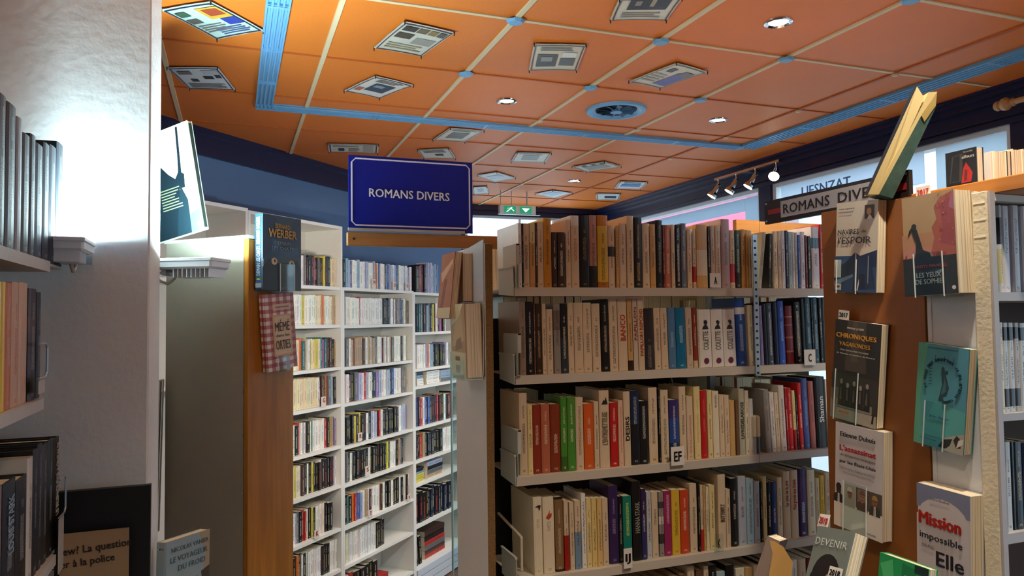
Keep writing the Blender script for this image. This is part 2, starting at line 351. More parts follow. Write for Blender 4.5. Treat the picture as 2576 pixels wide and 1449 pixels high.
for i, j in ((0, 0), (1, 0), (2, 0), (0, 1), (1, 1), (2, 1), (2, -1), (1, -1), (0, -1), (3, 0), (3, 1), (2, 2), (1, 2), (3, 2), (3, 3)):
    s = .034 if (j <= 1 and i <= 2) else .016
    m = MB(); x, y = GX+i*PIT, GY+j*PIT
    pts = [(x+s*math.cos(math.radians(22.5+45*k)), y+s*math.sin(math.radians(22.5+45*k))) for k in range(8)]
    lo = [(p[0]*.75+x*.25, p[1]*.75+y*.25, CEIL-.017) for p in pts]; hi = [(p[0], p[1], CEIL-.009) for p in pts]
    m.quad(list(reversed(lo)))
    for k in range(8): m.quad([hi[k], hi[(k+1) % 8], lo[(k+1) % 8], lo[k]])
    m.obj('junction_cap', M_CAP if s > .02 else M_BATTEN, ceiling)
# sky blue slotted ventilation strip running round the ceiling
def strip_piece(a, b, across, hw, parent, joint=True):
    a, b, across = Vector(a), Vector(b), Vector(across); m = MB(); T = CEIL-.010
    def bar(c0, c1, z0, z1, p=a, q=b):
        m.hexa([(*(p+across*c0)[:2], z0), (*(p+across*c1)[:2], z0), (*(q+across*c1)[:2], z0), (*(q+across*c0)[:2], z0),
                (*(p+across*c0)[:2], z1), (*(p+across*c1)[:2], z1), (*(q+across*c1)[:2], z1), (*(q+across*c0)[:2], z1)])
    bar(-hw, hw, T, T+.009)
    for k in range(5): c = -hw + 2*hw*k/4; bar(c-hw*.10, c+hw*.10, T-.008, T)
    if joint:
        L = (b-a).length; u = (b-a)/L; bar(-hw, hw, T-.0085, T, b-u*.03, b-u*.012)
        bar(-hw, hw, T-.0085, T, b-u*.006, b)
    m.obj('slotted_section', M_CAP, parent)
vs = empty('ventilation_strip', (1.5, 3.8, CEIL)); tag(vs, 'sky blue slotted ventilation strip running in a rectangle across the orange ceiling', 'vent strip')
vs.location = (0, 0, 0)
y = 3.77
while y > -2: strip_piece((.135, y, 0), (.135, y-.42, 0), (1, 0, 0), .036, vs); y -= .42
x = .10
while x < 2.9: strip_piece((x, 3.765, 0), (min(x+.6, 2.97), 3.765, 0), (0, 1, 0), .036, vs); x += .6
y = 3.77
while y > -2: strip_piece((3.0, y, 0), (3.0, y-.55, 0), (1, 0, 0), .055, vs); y -= .55
# slanting blue-grey wall
cor = P0 + DL*3.31; lw = P0 - DL*3.05
def slab(p, q, z0, z1, thick, nrm):
    m = MB(); p, q, nrm = Vector(p), Vector(q), Vector(nrm)
    b = [p, q, q-nrm*thick, p-nrm*thick]; m.hexa([(a.x, a.y, z0) for a in b]+[(a.x, a.y, z1) for a in b]); return m
struct(slab(lw, cor, 0, CEIL, .1, NL).obj('wall_left', M_BLUEWALL))
m = slab(lw+NL*.035, cor+NL*.035, CEIL-.035, CEIL-.001, .035, NL); m2 = slab(lw+NL*.02, cor+NL*.02, CEIL-.15, CEIL-.035, .02, NL)
m.v += m2.v; m.f += [tuple(a+8 for a in f) for f in m2.f]; m.m += m2.m; m.c += m2.c
struct(m.obj('trim_1', M_NAVY))
m = MB(); m.box(-2.6, -3, 0, -2.5, 2.2, CEIL); struct(m.obj('wall_side', M_BLUEWALL))
m = MB(); m.box(-2.6, -3.1, 0, 3.5, -3, CEIL); struct(m.obj('wall_rear', M_BLUEWALL))
# back wall with its window
bt = onY(1250, 541, 6.5).z
m = MB(); m.box(1.4, 6.5, bt, 3.5, 6.6, CEIL); m.box(1.4, 6.5, 0, 2.0, 6.6, bt); m.box(2.0, 6.5, 0, 3.5, 6.6, 1.0); m.box(3.1, 6.5, 1.0, 3.5, 6.6, bt)
struct(m.obj('wall_back', M_NAVY))
m = MB(); m.box(1.6, 6.46, CEIL-.05, 3.4, 6.5, CEIL-.001); m.box(1.6, 6.48, bt-.01, 3.4, 6.5, bt+.03); struct(m.obj('trim_2', M_NAVY))
def window(name, axis, a0, a1, z0, z1, pos, fw=.035, bars=()):
    m = MB()
    def bx(p0, p1, q0, q1, d0=-.03, d1=.04):
        if axis == 'x': m.box(pos+d0, p0, q0, pos+d1, p1, q1)
        else: m.box(p0, pos+d0, q0, p1, pos+d1, q1)
    bx(a0, a0+fw, z0, z1); bx(a1-fw, a1, z0, z1); bx(a0+fw, a1-fw, z0, z0+fw); bx(a0+fw, a1-fw, z1-fw, z1)
    for b in bars: bx(b-.012, b+.012, z0+fw, z1-fw)
    f = struct(m.obj(name, mat('white_window_paint', 'e8ecee', .4))); g = MB()
    if axis == 'x': g.box(pos, a0+fw, z0+fw, pos+.005, a1-fw, z1-fw)
    else: g.box(a0+fw, pos, z0+fw, a1-fw, pos+.005, z1-fw)
    g.obj('pane', M_GLASS, f); return f
window('window_1', 'x', 2.36, 4.0, .9, CZ+.885, 3.43, .03)
window('window_2', 'x', 4.12, 6.15, .9, CZ+.885, 3.43, .03)
window('window_3', 'x', -1.9, 1.2, .9, CZ+.8, 3.43, .03, (-.4,))
window('window_4', 'y', 2.0, 3.1, 1.0, bt, 6.55, .03, (2.55,))
m = MB(); m.box(3.38, -3, CZ+.885, 3.5, 6.6, CEIL); m.box(3.38, -3, 0, 3.5, 6.6, .9)
for a, b in ((-3, -1.9), (1.2, 2.36), (4.0, 4.12), (6.15, 6.6)): m.box(3.38, a, .9, 3.5, b, CZ+.885)
struct(m.obj('wall_right', M_NAVY))
m = MB()
for d, z0, z1 in ((.075, -.022, -.001), (.055, -.045, -.022), (.03, -.075, -.045), (.018, -.15, -.14)): m.box(3.38-d, -3, CEIL+z0, 3.38, 6.46, CEIL+z1)
m.box(3.362, 1.2, CZ+.875, 3.38, 6.4, CZ+.90)
struct(m.obj('trim_3', M_NAVY))
# plastered pillar at the left
m = MB(); m.box(-1.9, 2.0, 0, -.193, 2.27, CEIL); struct(m.obj('wall_pillar', M_STUCCO, bevel=.004))
# ------------------------------------------------------------------ the street outside
m = MB(); m.box(3.6, -14, -.15, 30, 30, -.05); struct(m.obj('ground', mat('street_asphalt', '9a9c9e', .8, vary=.1)))
def house(name, x, y0, y1, h, col, label, wins, winc='8fa3b5'):
    r = empty(name, (x, (y0+y1)/2, -.05)); tag(r, label, 'building', 'buildings across the street')
    inv = Vector(r.location)
    m = MB(); m.box(0, y0-inv.y, 0, 5, y1-inv.y, h); m.box(-.12, y0-inv.y, h-.3, 0, y1-inv.y, h); m.obj('facade', mat('render_'+col, col, .8, vary=.03), r)
    for (a, b, c, d) in wins:
        m = MB(); m.box(-.05, a-inv.y, b, .0, c-inv.y, b+.08); m.box(-.05, a-inv.y, d-.08, 0, c-inv.y, d); m.box(-.05, a-inv.y, b, 0, a+.08-inv.y, d); m.box(-.05, c-.08-inv.y, b, 0, c-inv.y, d); m.box(-.05, (a+c)/2-.03-inv.y, b, 0, (a+c)/2+.03-inv.y, d)
        w = m.obj('window', mat('white_window_paint', 'e8ecee', .4), r)
        g = MB(); g.box(-.02, a-inv.y, b, -.005, c-inv.y, d); g.obj('pane', mat('far_glass_'+winc, winc, .2, .6), w)
    return r
house('town_house', 10.5, -6, 7.2, 9, 'd9e2ea', 'pale rendered town house across the street seen through the near window', [(y, z, y+1.1, z+1.7) for y in (0.2, 2.4, 4.6) for z in (3.2, 6.0)])
house('town_house', 11.2, 7.4, 12.4, 10, 'cfd8e6', 'bluish town house across the street beside the red shopfront', [(y, z, y+1.0, z+1.6) for y in (8.0, 10.0) for z in (4.4, 7)])
house('town_house', 12, 12.6, 30, 8, 'eef2f6', 'bright white town house farthest along the street', [(y, 3.6, y+1.2, 5.2) for y in (15, 18, 21)])
sf = empty('shopfront', (9.95, 16.1, 0)); tag(sf, 'pinkish red wooden shopfront across the street above the upright books', 'shopfront')
m = MB(); m.box(0, -3.6, 0, .85, 1.6, 5.6); m.obj('wall_panel', mat('pinkish_red_paint', 'c65a74', .5), sf)
for k in range(6):
    m = MB(); m.box(-.06, -3.5+k*.85, .3, 0, -2.8+k*.85, 3.4); m.obj('door_panel', mat('dark_pink_paint', 'c23f63', .5), sf)
m = MB(); m.box(-.35, -2.6, 3.55, 0, .8, 3.8); m.obj('cornice', mat('pink_cornice_paint', 'e391a8', .5), sf)
va = empty('parked_van', (6.4, 4.6, 0)); tag(va, 'white van parked in the street outside the far window', 'van')
m = MB(); m.hexa([(0, -2.2, .35), (1.9, -2.2, .35), (1.9, 2.4, .35), (0, 2.4, .35), (.15, -1.9, 2.65), (1.75, -1.9, 2.65), (1.75, 1.6, 2.65), (.15, 1.6, 2.65)])
m.obj('body', mat('white_car_paint', 'f2f4f6', .3, .5), va, bevel=.12)
m = MB(); m.hexa([(-.005, .4, 1.4), (0, .4, 1.4), (0, 1.9, 1.4), (-.005, 1.9, 1.4), (.12, .4, 2.2), (.13, .4, 2.2), (.13, 1.4, 2.2), (.12, 1.4, 2.2)]); m.obj('side_window', mat('dark_car_glass', '3a4650', .1, .6), va)
for yy in (-1.4, 1.5):
    m = MB(); m.tube((-.02, yy, .33), (.2, yy, .33), .33, n=20); m.obj('wheel', M_BLACK, va)
# printed sheets stuck on the panes
def sheet(name, label, rects, mm, X=3.418):
    r = empty(name, (X, (rects[0][0]+rects[0][2])/2, rects[0][1])); tag(r, label, 'window banner'); iv = r.location
    for k, (y0, z0, y1, z1) in enumerate(rects):
        m = MB(); m.box(0, y0-iv.y, z0-iv.z, .002, y1-iv.y, z1-iv.z); m.obj('sheet', mm, r)
    return r
M_VINYL = vinyl('pale_blue_grey_vinyl', 'c6d0d8')
q = lambda u, v: onX(u, v, 3.418)
zb1, zb0 = q(1780, 522).z, q(1780, 552).z; yL, yR, yM = 6.1, q(1907, 500).y, q(1874, 500).y
sheet('window_banner', 'pale blue grey vinyl band stuck across the far window pane', [(yM+.001, zb0, yL, zb1), (yR, zb0-.35, yM, zb1)], M_VINYL)
z1 = q(2100, 432).z+.02; z0 = z1-.20
wb = sheet('window_banner', 'pale vinyl banner with blue letters on the near window pane', [(2.85, z0, 3.94, z1)], vinyl('pale_lilac_vinyl', 'e2e8ee'))
lc = q(2076, 470)-wb.location; letter(wb, 'UESNZAT', (-.0006, lc.y, lc.z), (0, -1, 0), (0, 0, 1), .062, .40, '6a94cc', .012)
wb = sheet('window_banner', 'light grey vinyl sheet high on the right of the near window', [(2.40, q(2460, 400).z-.25, 2.78, q(2460, 345).z)], vinyl('light_grey_vinyl', 'dde4e8'))
# ================================================================== CEILING FITTINGS
for k, (x, y) in enumerate(((1.242, 3.328), (1.841, 2.113), (2.45, 3.295), (2.466, 5.13), (1.24, .9), (2.45, .9), (.3, .3), (-.9, .6), (1.24, -.6), (2.45, -.6))):
    vis = k < 4
    r = empty('recessed_downlight', (x, y, CEIL))
    tag(r, ['lit recessed downlight between the blue junction caps in the middle of the ceiling', 'largest lit recessed downlight near the top right of the ceiling', 'lit recessed downlight right of the round blue air vent',
            'small far lit downlight near the back wall and exit sign', 'lit downlight above the viewer', 'lit downlight above the right hand bookcase', 'lit downlight above the left shelf', 'lit downlight behind the left shelf', 'lit downlight farthest behind on the left', 'lit downlight farthest behind on the right'][k], 'ceiling light', 'recessed ceiling downlights')
    m = MB(); prof = [(.006, .052), (-.004, .050), (-.006, .042), (0, .034), (.02, .03)]
    for (a, ra), (b, rb) in zip(prof, prof[1:]): m.tube((0, 0, a-.002), (0, 0, b-.002), ra, rb, 24, caps=False)
    m.obj('bezel', M_CHROME, r, smooth=True)
    m = MB(); m.tube((0, 0, -.004), (0, 0, -.001), .026, .034, 20); m.obj('lens', M_BULB, r)
    light('downlight_beam', 'SPOT', (x, y, CEIL-.03), 34, (1, .86, .68), (x, y, 0), spot_size=2.0, spot_blend=.9, shadow_soft_size=.03)
# round air vent
r = empty('air_vent', (1.828, 3.30, CEIL)); tag(r, 'round blue air vent with a flared ring and swirl vanes in the orange ceiling', 'air vent')
m = MB()
for (a, ra), (b, rb) in zip([(0, .155), (-.012, .15), (-.014, .13), (-.002, .112), (.0, .104)], [(-.012, .15), (-.014, .13), (-.002, .112), (.0, .104), (-.001, .10)]): m.tube((0, 0, a), (0, 0, b), ra, rb, 32, caps=False)
m.obj('ring', M_CAP, r, smooth=True)
m = MB(); m.tube((0, 0, -.0025), (0, 0, -.0015), .105, n=32); m.obj('throat', mat('dark_vent_interior', '0c1a2c', .8), r)
m = MB(); m.tube((0, 0, -.016), (0, 0, -.003), .03, .026, 20); m.obj('hub', M_CAP, r)
for k in range(10):
    a = 2*math.pi*k/10; m = MB(); c, s = math.cos(a), math.sin(a)
    f = lambda rr, t, z: (rr*c-t*s, rr*s+t*c, z)
    m.hexa([f(.03, -.006, -.006), f(.1, -.012, -.004), f(.1, -.009, -.004), f(.03, -.003, -.006), f(.03, .004, -.014), f(.1, .012, -.014), f(.1, .015, -.014), f(.03, .007, -.014)])
    m.obj('vane', mat('vane_blue', '24486a', .5), r)
# pinned posters
def lerp(a, b, t): return a+(b-a)*t
def poster(q, label, blocks, paper='ddd9cc', border='4a3a44'):
    c = [onZ(u, v, CEIL-.007) for u, v in q]; cen = sum(c, Vector())/4
    r = empty('ceiling_poster', cen); tag(r, label, 'poster', 'posters pinned to the ceiling')
    c = [p-cen for p in c]
    def P(s, t, dz=0): p = lerp(lerp(c[0], c[1], s), lerp(c[3], c[2], s), t); p = Vector(p); p.z = -dz - .004*abs(2*s-1)*abs(2*t-1); return p
    m = MB(); N = 6
    for i in range(N):
        for j in range(N):
            a, b, d, e2 = P(i/N, j/N), P((i+1)/N, j/N), P((i+1)/N, (j+1)/N), P(i/N, (j+1)/N)
            m.quad([a, b, d, e2], 0, paper)
    m.quad([P(0, 0, -.002), P(0, 1, -.002), P(1, 1, -.002), P(1, 0, -.002)], 0, paper)
    m.obj('sheet', PRINT, r, colors=True)
    m = MB()
    def blk(s0, t0, s1, t1, col, dz=.0030):
        n = 3
        for i in range(n):
            for j in range(n): m.quad([P(lerp(s0, s1, i/n), lerp(t0, t1, j/n), dz), P(lerp(s0, s1, (i+1)/n), lerp(t0, t1, j/n), dz), P(lerp(s0, s1, (i+1)/n), lerp(t0, t1, (j+1)/n), dz), P(lerp(s0, s1, i/n), lerp(t0, t1, (j+1)/n), dz)], 0, col)
    for a in ((.03, .03, .97, .055), (.03, .945, .97, .97), (.03, .03, .055, .97), (.945, .03, .97, .97)): blk(*a, border)
    for b in blocks: blk(*b[:4], b[4], .0034 + (.0006 if len(b) > 5 else 0))
    m.obj('printed_blocks', PRINT, r, colors=True)
    for s, t in ((0.01, .01), (.99, .01), (.99, .99), (.01, .99)):
        m = MB(); p = P(s, t); m.tube(p+Vector((0, 0, -.003)), p+Vector((0, 0, .005)), .003, .003, 6); m.tube(p+Vector((0, 0, -.011)), p+Vector((0, 0, -.003)), .002, .002, 6); m.obj('pin', mat('dark_pin_plastic', '26302e', .4), r)
def lines(s0, t0, s1, t1, n, col='77756e', gap=.5):
    out = []
    for k in range(n):
        a = t0+(t1-t0)*k/n; e_ = s1-(s1-s0)*random.uniform(0, .25); out.append((s0, a, e_, a+(t1-t0)/n*gap, col))
    return out
PL = 'pinned to the orange ceiling'
poster([(403, 22), (530, 1), (665, 75), (546, 97)], 'large pale green poster '+PL+' at the top left corner',
       [(.52, .12, .95, .45, 'd9a83a'), (.60, .16, .9, .36, 'a8482a', 1), (.66, .46, .95, .66, '2a3f9a'), (.10, .14, .3, .28, '3c5a48'), (.08, .36, .3, .50, '5a5a50')]+lines(.1, .56, .6, .8, 4)+lines(.3, .7, .9, .92, 4, '4a5a8a'), 'c3dcd2', '20304a')
poster([(418, 168), (548, 168), (593, 225), (476, 222)], 'grey white poster with small pictures '+PL+' next to the pillar',
       [(.12, .15, .38, .3, '6b6a68'), (.6, .12, .92, .3, 'b8bcc4'), (.55, .36, .75, .5, '2a2c30'), (.8, .3, .92, .45, '34363a'), (.25, .5, .4, .62, '3a3634')]+lines(.12, .7, .88, .92, 4), 'cfd6da', '2a2438')
poster([(1018, 51), (1145, 80), (1060, 140), (939, 119)], 'cream poster with brown photographs '+PL+' over blue sign',
       [(.1, .10, .36, .25, '38362f'), (.38, .10, .58, .25, '6b5a40'), (.6, .1, .76, .25, '8a7448'), (.78, .1, .93, .25, '5c5448'), (.1, .32, .42, .5, '4a4236'), (.5, .4, .9, .62, '9a948a')]+lines(.12, .68, .88, .9, 3, 'a09070'), 'cfc8b8', '4a3a40')
poster([(944, 189), (1042, 213), (955, 246), (864, 227)], 'poster with slate picture '+PL+' left of a junction cap',
       [(.3, .3, .8, .72, '3a4658'), (.36, .38, .6, .5, '8a96a0', 1), (.1, .62, .26, .8, 'b06a50')]+lines(.2, .1, .85, .26, 3, '6a6660'), 'd6d0c6', '43303a')
poster([(824, 360), (953, 363), (951, 384), (827, 381)], 'flattened cream poster '+PL+' just left over blue sign', [(.2, .5, .32, .8, '3c3a36'), (.1, .2, .6, .35, '9a968c'), (.7, .15, .9, .85, 'b0aa9c')]+lines(.4, .5, .65, .9, 3), 'd8d2c2', '5a4a44')
poster([(1133, 320), (1219, 328), (1170, 356), (1088, 351)], 'cream poster with one grey framed picture '+PL+' below the vent strip', [(.25, .3, .75, .75, '6a6a62')]+lines(.15, .1, .85, .24, 2), 'd9d0bb', '6a5c50')
poster([(1049, 376), (1130, 372), (1147, 398), (1065, 397)], 'small pale poster with a black mark '+PL+' behind the sign', [(.45, .5, .7, .7, '33322e')]+lines(.15, .12, .85, .4, 3), 'ddd8ca', '6a6058')
poster([(1557, -5), (1718, -8), (1677, 49), (1534, 49)], 'cream poster with black photograph '+PL+' at top edge', [(.2, -.0, .85, .5, '26241f'), (.3, .1, .4, .3, '8a8070', 1), (.55, .05, .62, .35, 'a09078', 1)]+lines(.15, .62, .85, .88, 3, '8a8272'), 'd2c9b6', '4a2f30')
poster([(1343, 108), (1476, 111), (1451, 176), (1330, 176)], 'cream poster with grey house photograph '+PL+' at centre',
       [(.12, .36, .52, .82, '4a4640'), (.2, .45, .42, .62, '9a948a', 1), (.6, .28, .88, .46, 'e2e0da'), (.58, .5, .88, .78, '5c5e58')]+lines(.15, .1, .85, .25, 3, '7a7468'), 'd8c8ae', '5a3a34')
poster([(1702, 156), (1782, 179), (1660, 221), (1580, 204)], 'cream poster with violet panel '+PL+' between two blue caps',
       [(.55, .30, .92, .86, '5a5a9a'), (.62, .2, .9, .42, '6a6a62', 1), (.2, .18, .36, .34, '3a3632')]+lines(.1, .45, .5, .85, 4, 'a09a8c'), 'd6cdb4', '4a4248')
poster([(1300, 382), (1388, 385), (1371, 408), (1285, 406)], 'small cream poster with grey picture '+PL+' beyond the vent strip', [(.25, .25, .72, .75, '8a8c84')]+lines(.1, .1, .9, .2, 1), 'd9d2c2', '6a5a54')
poster([(1521, 405), (1564, 418), (1474, 432), (1438, 419)], 'small poster with pale drawing '+PL+' right of the grey pictured one', [(.3, .2, .8, .8, 'a8a49a')]+lines(.1, .1, .3, .9, 3), 'd8d0c0', '7a6a60')
poster([(1200, 440), (1250, 432), (1298, 447), (1245, 458)], 'faint bluish poster '+PL+' right beside the blue sign', [(.2, .3, .8, .6, 'b8c2cc')], 'd4d8da', '98948e')
poster([(1559, 455), (1630, 458), (1612, 475), (1545, 474)], 'small poster with bright blue picture '+PL+' near the window wall', [(.15, .35, .85, .65, '4a7ab8'), (.2, .12, .8, .3, '7a9ac4')], 'd8d8d4', '8a7a70')
poster([(1345, 487), (1390, 478), (1440, 485), (1395, 498)], 'far bluish poster '+PL+' above the exit sign', [(.2, .2, .8, .7, 'a8bccc')], 'd4dadd', '9a948c')
poster([(1499, 486), (1562, 487), (1556, 502), (1501, 502)], 'far white poster with dark bar '+PL+' near the corner', [(.35, .35, .85, .7, '3c4450')], 'dcdcd8', '4a4a50')
poster([(1190, 470), (1225, 468), (1230, 485), (1192, 488)], 'far pale poster half hidden by the blue sign', [(.3, .3, .7, .7, '9aa4ac')], 'd6dad8', '8a8a86')
# exit sign hung from the ceiling near the back wall
ex = onY(1302, 528, 5.7); r = empty('exit_sign', ex); tag(r, 'green and white exit sign hanging from rods near the back wall', 'exit sign')
sx = (onY(1348, 528, 5.7).x-onY(1257, 528, 5.7).x)/2; sz = (onY(1302, 517, 5.7).z-onY(1302, 540, 5.7).z)/2
m = MB(); m.box(-sx, -.01, -sz, sx, .03, sz); m.obj('housing', mat('ivory_plastic', 'dfe0d6', .5), r, bevel=.004)
m = MB(); m.box(-sx*.75, -.0125, -sz*.75, -sx*.12, -.01, sz*.7); m.box(sx*.1, -.0125, -sz*.75, sx*.75, -.01, sz*.7); m.obj('green_panel', mat('exit_green', '14936a', .4, emit=('14936a', .35)), r)
m = MB(); wq = 'e8f4ee'
m.quad([(-sx*.45, -.014, sz*.15), (-sx*.38, -.014, sz*.15), (-sx*.30, -.014, sz*.45), (-sx*.38, -.014, sz*.5)]); m.quad([(-sx*.6, -.014, sz*.25), (-sx*.34, -.014, sz*.4), (-sx*.34, -.014, sz*.3), (-sx*.6, -.014, sz*.13)])
m.quad([(-sx*.4, -.014, sz*.2), (-sx*.34, -.014, sz*.2), (-sx*.2, -.014, -sz*.3), (-sx*.26, -.014, -sz*.4)]); m.quad([(-sx*.44, -.014, sz*.2), (-sx*.38, -.014, sz*.1), (-sx*.6, -.014, -sz*.6), (-sx*.66, -.014, -sz*.5)])
m.quad([(sx*.2, -.014, sz*.35), (sx*.65, -.014, sz*.35), (sx*.42, -.014, -sz*.55)]); m.obj('pictogram', mat('pictogram_white', wq, .5, emit=('e8f4ee', .4)), r)
m = MB(); m.box(-sx*1.05, -.012, -sz*1.08, sx*1.25, .02, -sz*1.0); m.tube((sx*.55, .01, sz), (sx*.55, .01, CEIL-ex.z), .006); m.tube((-sx*.3, .01, sz), (-sx*.3, .01, CEIL-ex.z), .003); m.tube((-sx*.9, .01, sz), (-sx*.9, .01, CEIL-ex.z), .003); m.obj('hanging_rod', M_STEEL, r)
# track with four spotlights on the navy beam
b0 = onX(1804, 453, 3.27); b1 = onX(1957, 403, 3.27); r = empty('track_light', ((b0+b1)/2)); tag(r, 'chrome track with four lit spotlights fixed to the navy beam over the window', 'track light')
c = (b0+b1)/2; b1.z = b0.z = c.z
m = MB(); m.box(-.012, b1.y-c.y-.02, -.008, .012, b0.y-c.y+.02, .008); m.box(.0, -.03, -.01, 3.38-c.x-.018, .03, .012); m.obj('rail', M_CHROME, r)
for k in range(4):
    p = lerp(b0, b1, (k+.08)/3.16)-c; h = [(1803, 478), (1855, 463), (1903, 450), (1952, 440)][k]; q = onX(*h, 3.18)-c
    m = MB(); m.tube(p, p+Vector((0, 0, -.05)), .006); m.tube(p+Vector((-.012, 0, -.045)), p+Vector((.012, 0, -.045)), .009); sp = m.obj('spotlight_arm', M_CHROME, r)
    top = p+Vector((0, 0, -.05)); ax = Vector((-.62, .30, -1) if k < 3 else (-.75, -.55, -.7)).normalized(); L = .095
    m = MB()
    for (a, ra), (b_, rb) in zip([(-.01, .004), (0, .016), (.055, .018), (.075, .031)], [(0, .016), (.055, .018), (.075, .031), (L, .033)]): m.tube(top+ax*a, top+ax*b_, ra, rb, 18, caps=False)
    hd = m.obj('spotlight_head', M_CHROME, r, smooth=True)
    m = MB(); m.tube(top+ax*(L-.012), top+ax*(L-.006), .031, n=18); m.obj('lit_lens', bulb('lit_spot_lens', 'fff6e2', 9), hd)
    light('track_spot', 'SPOT', c+top+ax*(L+.01), 9, (1, .88, .7), c+top+ax*(L+1), spot_size=1.3, spot_blend=.7, shadow_soft_size=.03)
# curtain rod end
p = onX(2508, 268, 3.22); r = empty('curtain_rod', p); tag(r, 'turned wooden curtain rod end above the window at right', 'curtain rod')
m = MB(); ax = Vector((0, -1, 0)); m.lathe((0, 0, 0), ax, [(-.012, .0), (-.008, .016), (.0, .022), (.012, .022), (.02, .014), (.026, .026), (.045, .03), (.06, .02), (.066, .013), (.075, .02), (.085, .014)], 16); m.obj('finial', mat('varnished_beech', 'c89a68', .4), r, smooth=True)
m = MB(); m.tube((0, -.08, 0), (0, -1.1, 0), .013, n=14); m.obj('pole', mat('varnished_beech', 'c89a68', .4), r)
m = MB(); m.tube((0, -.2, 0), (.14, -.2, 0), .008); m.tube((.14, -.2, 0), (.16, -.2, 0), .03, n=14); m.obj('bracket', mat('varnished_beech', 'c89a68', .4), r)
# ================================================================== CENTRAL DOUBLE SIDED BOOKCASE
YF = 2.05; XL = .782; XR = 2.35; SZ = [CZ+.092, CZ-.171, CZ-.469, CZ-.768, CZ-1.07]
cb = empty('bookcase', (1.4, 2.2, 0)); tag(cb, 'central steel shelved bookcase with cream shelves, packed with novels on five rows', 'bookcase'); inv = Vector(cb.location)
def loc(o_mb, name, m, parent, **k): return o_mb.obj(name, m, parent, **k)
def cbox(parent, inv, name, m, x0, y0, z0, x1, y1, z1, bevel=0):
    b = MB(); b.box(x0-inv.x, y0-inv.y, z0-inv.z, x1-inv.x, y1-inv.y, z1-inv.z); return b.obj(name, m, parent, bevel=bevel)
XU = onY(1900, 760, YF).x
for z in SZ + [CZ-1.36]:
    for x0, x1 in ((XL, XU-.001), (XU+.001, XR)):
        b = MB(); b.box(x0-inv.x, YF-inv.y, z-.003, x1-inv.x, YF+.245-inv.y, z); b.box(x0-inv.x, YF-.002-inv.y, z-.026, x1-inv.x, YF-inv.y, z)
        b.box(x0-inv.x, YF-inv.y, z-.026, x1-inv.x, YF+.01-inv.y, z-.024); b.obj('shelf', M_SHELF, cb)
    # end plate that hooks the shelf to its upright, and a row for the far side
    b = MB(); X = XL-inv.x-.003; y0, y1 = YF-inv.y, YF+.13-inv.y
    b.hexa([(X, y0, z-.026), (X+.002, y0, z-.026), (X+.002, y1, z-.018), (X, y1, z-.018), (X, y0+.004, z+.062), (X+.002, y0+.004, z+.062), (X+.002, y1, z+.060), (X, y1, z+.060)])
    b.box(X-.003, y0+.004, z+.060, X+.004, y1, z+.065); b.obj('shelf_end_plate', mat('grey_green_enamel', 'c5ccc6', .4), cb)
    for x0, x1 in ((XL, XU-.001), (XU+.001, XR)):
        b = MB(); b.box(x0-inv.x, 2.32-inv.y, z-.003, x1-inv.x, 2.56-inv.y, z); b.box(x0-inv.x, 2.56-inv.y, z-.026, x1-inv.x, 2.562-inv.y, z); b.obj('shelf', M_SHELF, cb)
# slotted upright between the two bays
b = MB(); x0, x1 = XU-.009, XU+.0095; ztop = onY(1896, 590, YF-.006).z
b.box(x0-inv.x, YF-.006-inv.y, SZ[1]-.032, x1-inv.x, YF-.003-inv.y, ztop); b.box(x1-.002-inv.x, YF-.003-inv.y, SZ[1]-.032, x1-inv.x, YF+.02-inv.y, ztop)
up = b.obj('slotted_upright', mat('pale_blue_steel', 'b4d0e4', .35, .5, metal=.2), cb)
b = MB(); z = ztop-.022
while z > SZ[1]-.025: b.box(XU-.0045-inv.x, YF-.0068-inv.y, z-.0035, XU+.0035-inv.x, YF-.0058-inv.y, z+.0035); z -= .0235
b.obj('slots', mat('dark_slot', '2c4254', .8), up)
b = MB(); b.box(XU-.012-inv.x, 2.298-inv.y, 0, XU+.012-inv.x, 2.318-inv.y, CZ+.22); b.obj('rear_upright', M_STEEL, cb)
# end panel in white melamine with raw chipboard edge
zt = onY(1233, 612, 2.0).z
xe0, xe1 = onY(1222, 900, 2.0).x, onY(1241, 900, 2.0).x
cbox(cb, inv, 'end_panel', M_WHITE, xe0, 2.0, 0, xe1-.0005, 2.30, zt)
b = MB(); b.box(xe0+.001-inv.x, 1.9985-inv.y, 0, xe1-inv.x, 2.0-inv.y, zt-.001); b.obj('edge_strip', M_CHIP, cb)
cbox(cb, inv, 'inner_panel', M_BLACK, xe1+.001, 2.301, .2, XL+.09, 2.308, CZ-.0)
cbox(cb, inv, 'back_panel', mat('dark_brown_hardboard', '3e2a1c', .7), XL+.10, 2.566, .05, XR, 2.572, SZ[1]-.03)
# top rail in pine that carries the blue sign, jutting out over the aisle
pr = onY(873, 604, 2.335); zr0 = onY(1060, 622, 2.335).z; zr1 = onY(1060, 589, 2.335).z
rail = empty('wooden_rail', (1.2, 2.34, zr0)); tag(rail, 'long pine rail under the blue sign, reaching from the central bookcase over the aisle', 'rail')
b = MB(); b.box(pr.x-1.2, -.012, 0, XR-1.2, .012, zr1-zr0); b.obj('board', M_WOODX, rail, bevel=.002)
b = MB(); b.tube((pr.x-1.2+.02, -.0135, (zr1-zr0)*.5), (pr.x-1.2+.02, -.011, (zr1-zr0)*.5), .0035); b.obj('screw_hole', mat('dark_hole', '2a1a10', .9), rail)
cx_ = onY(1212, 605, 2.32).x-1.2; b = MB(); b.box(cx_-.01, -.018, -.01, cx_+.01, -.012, .03); b.obj('bracket', mat('brass_bracket', '9a8a5a', .4, metal=.6), rail)
xh = XL-1.2+.08
e0, e1, e2 = onY(1846, 584, 2.345), onY(1903, 556, 2.345), onY(1990, 553, 2.345)
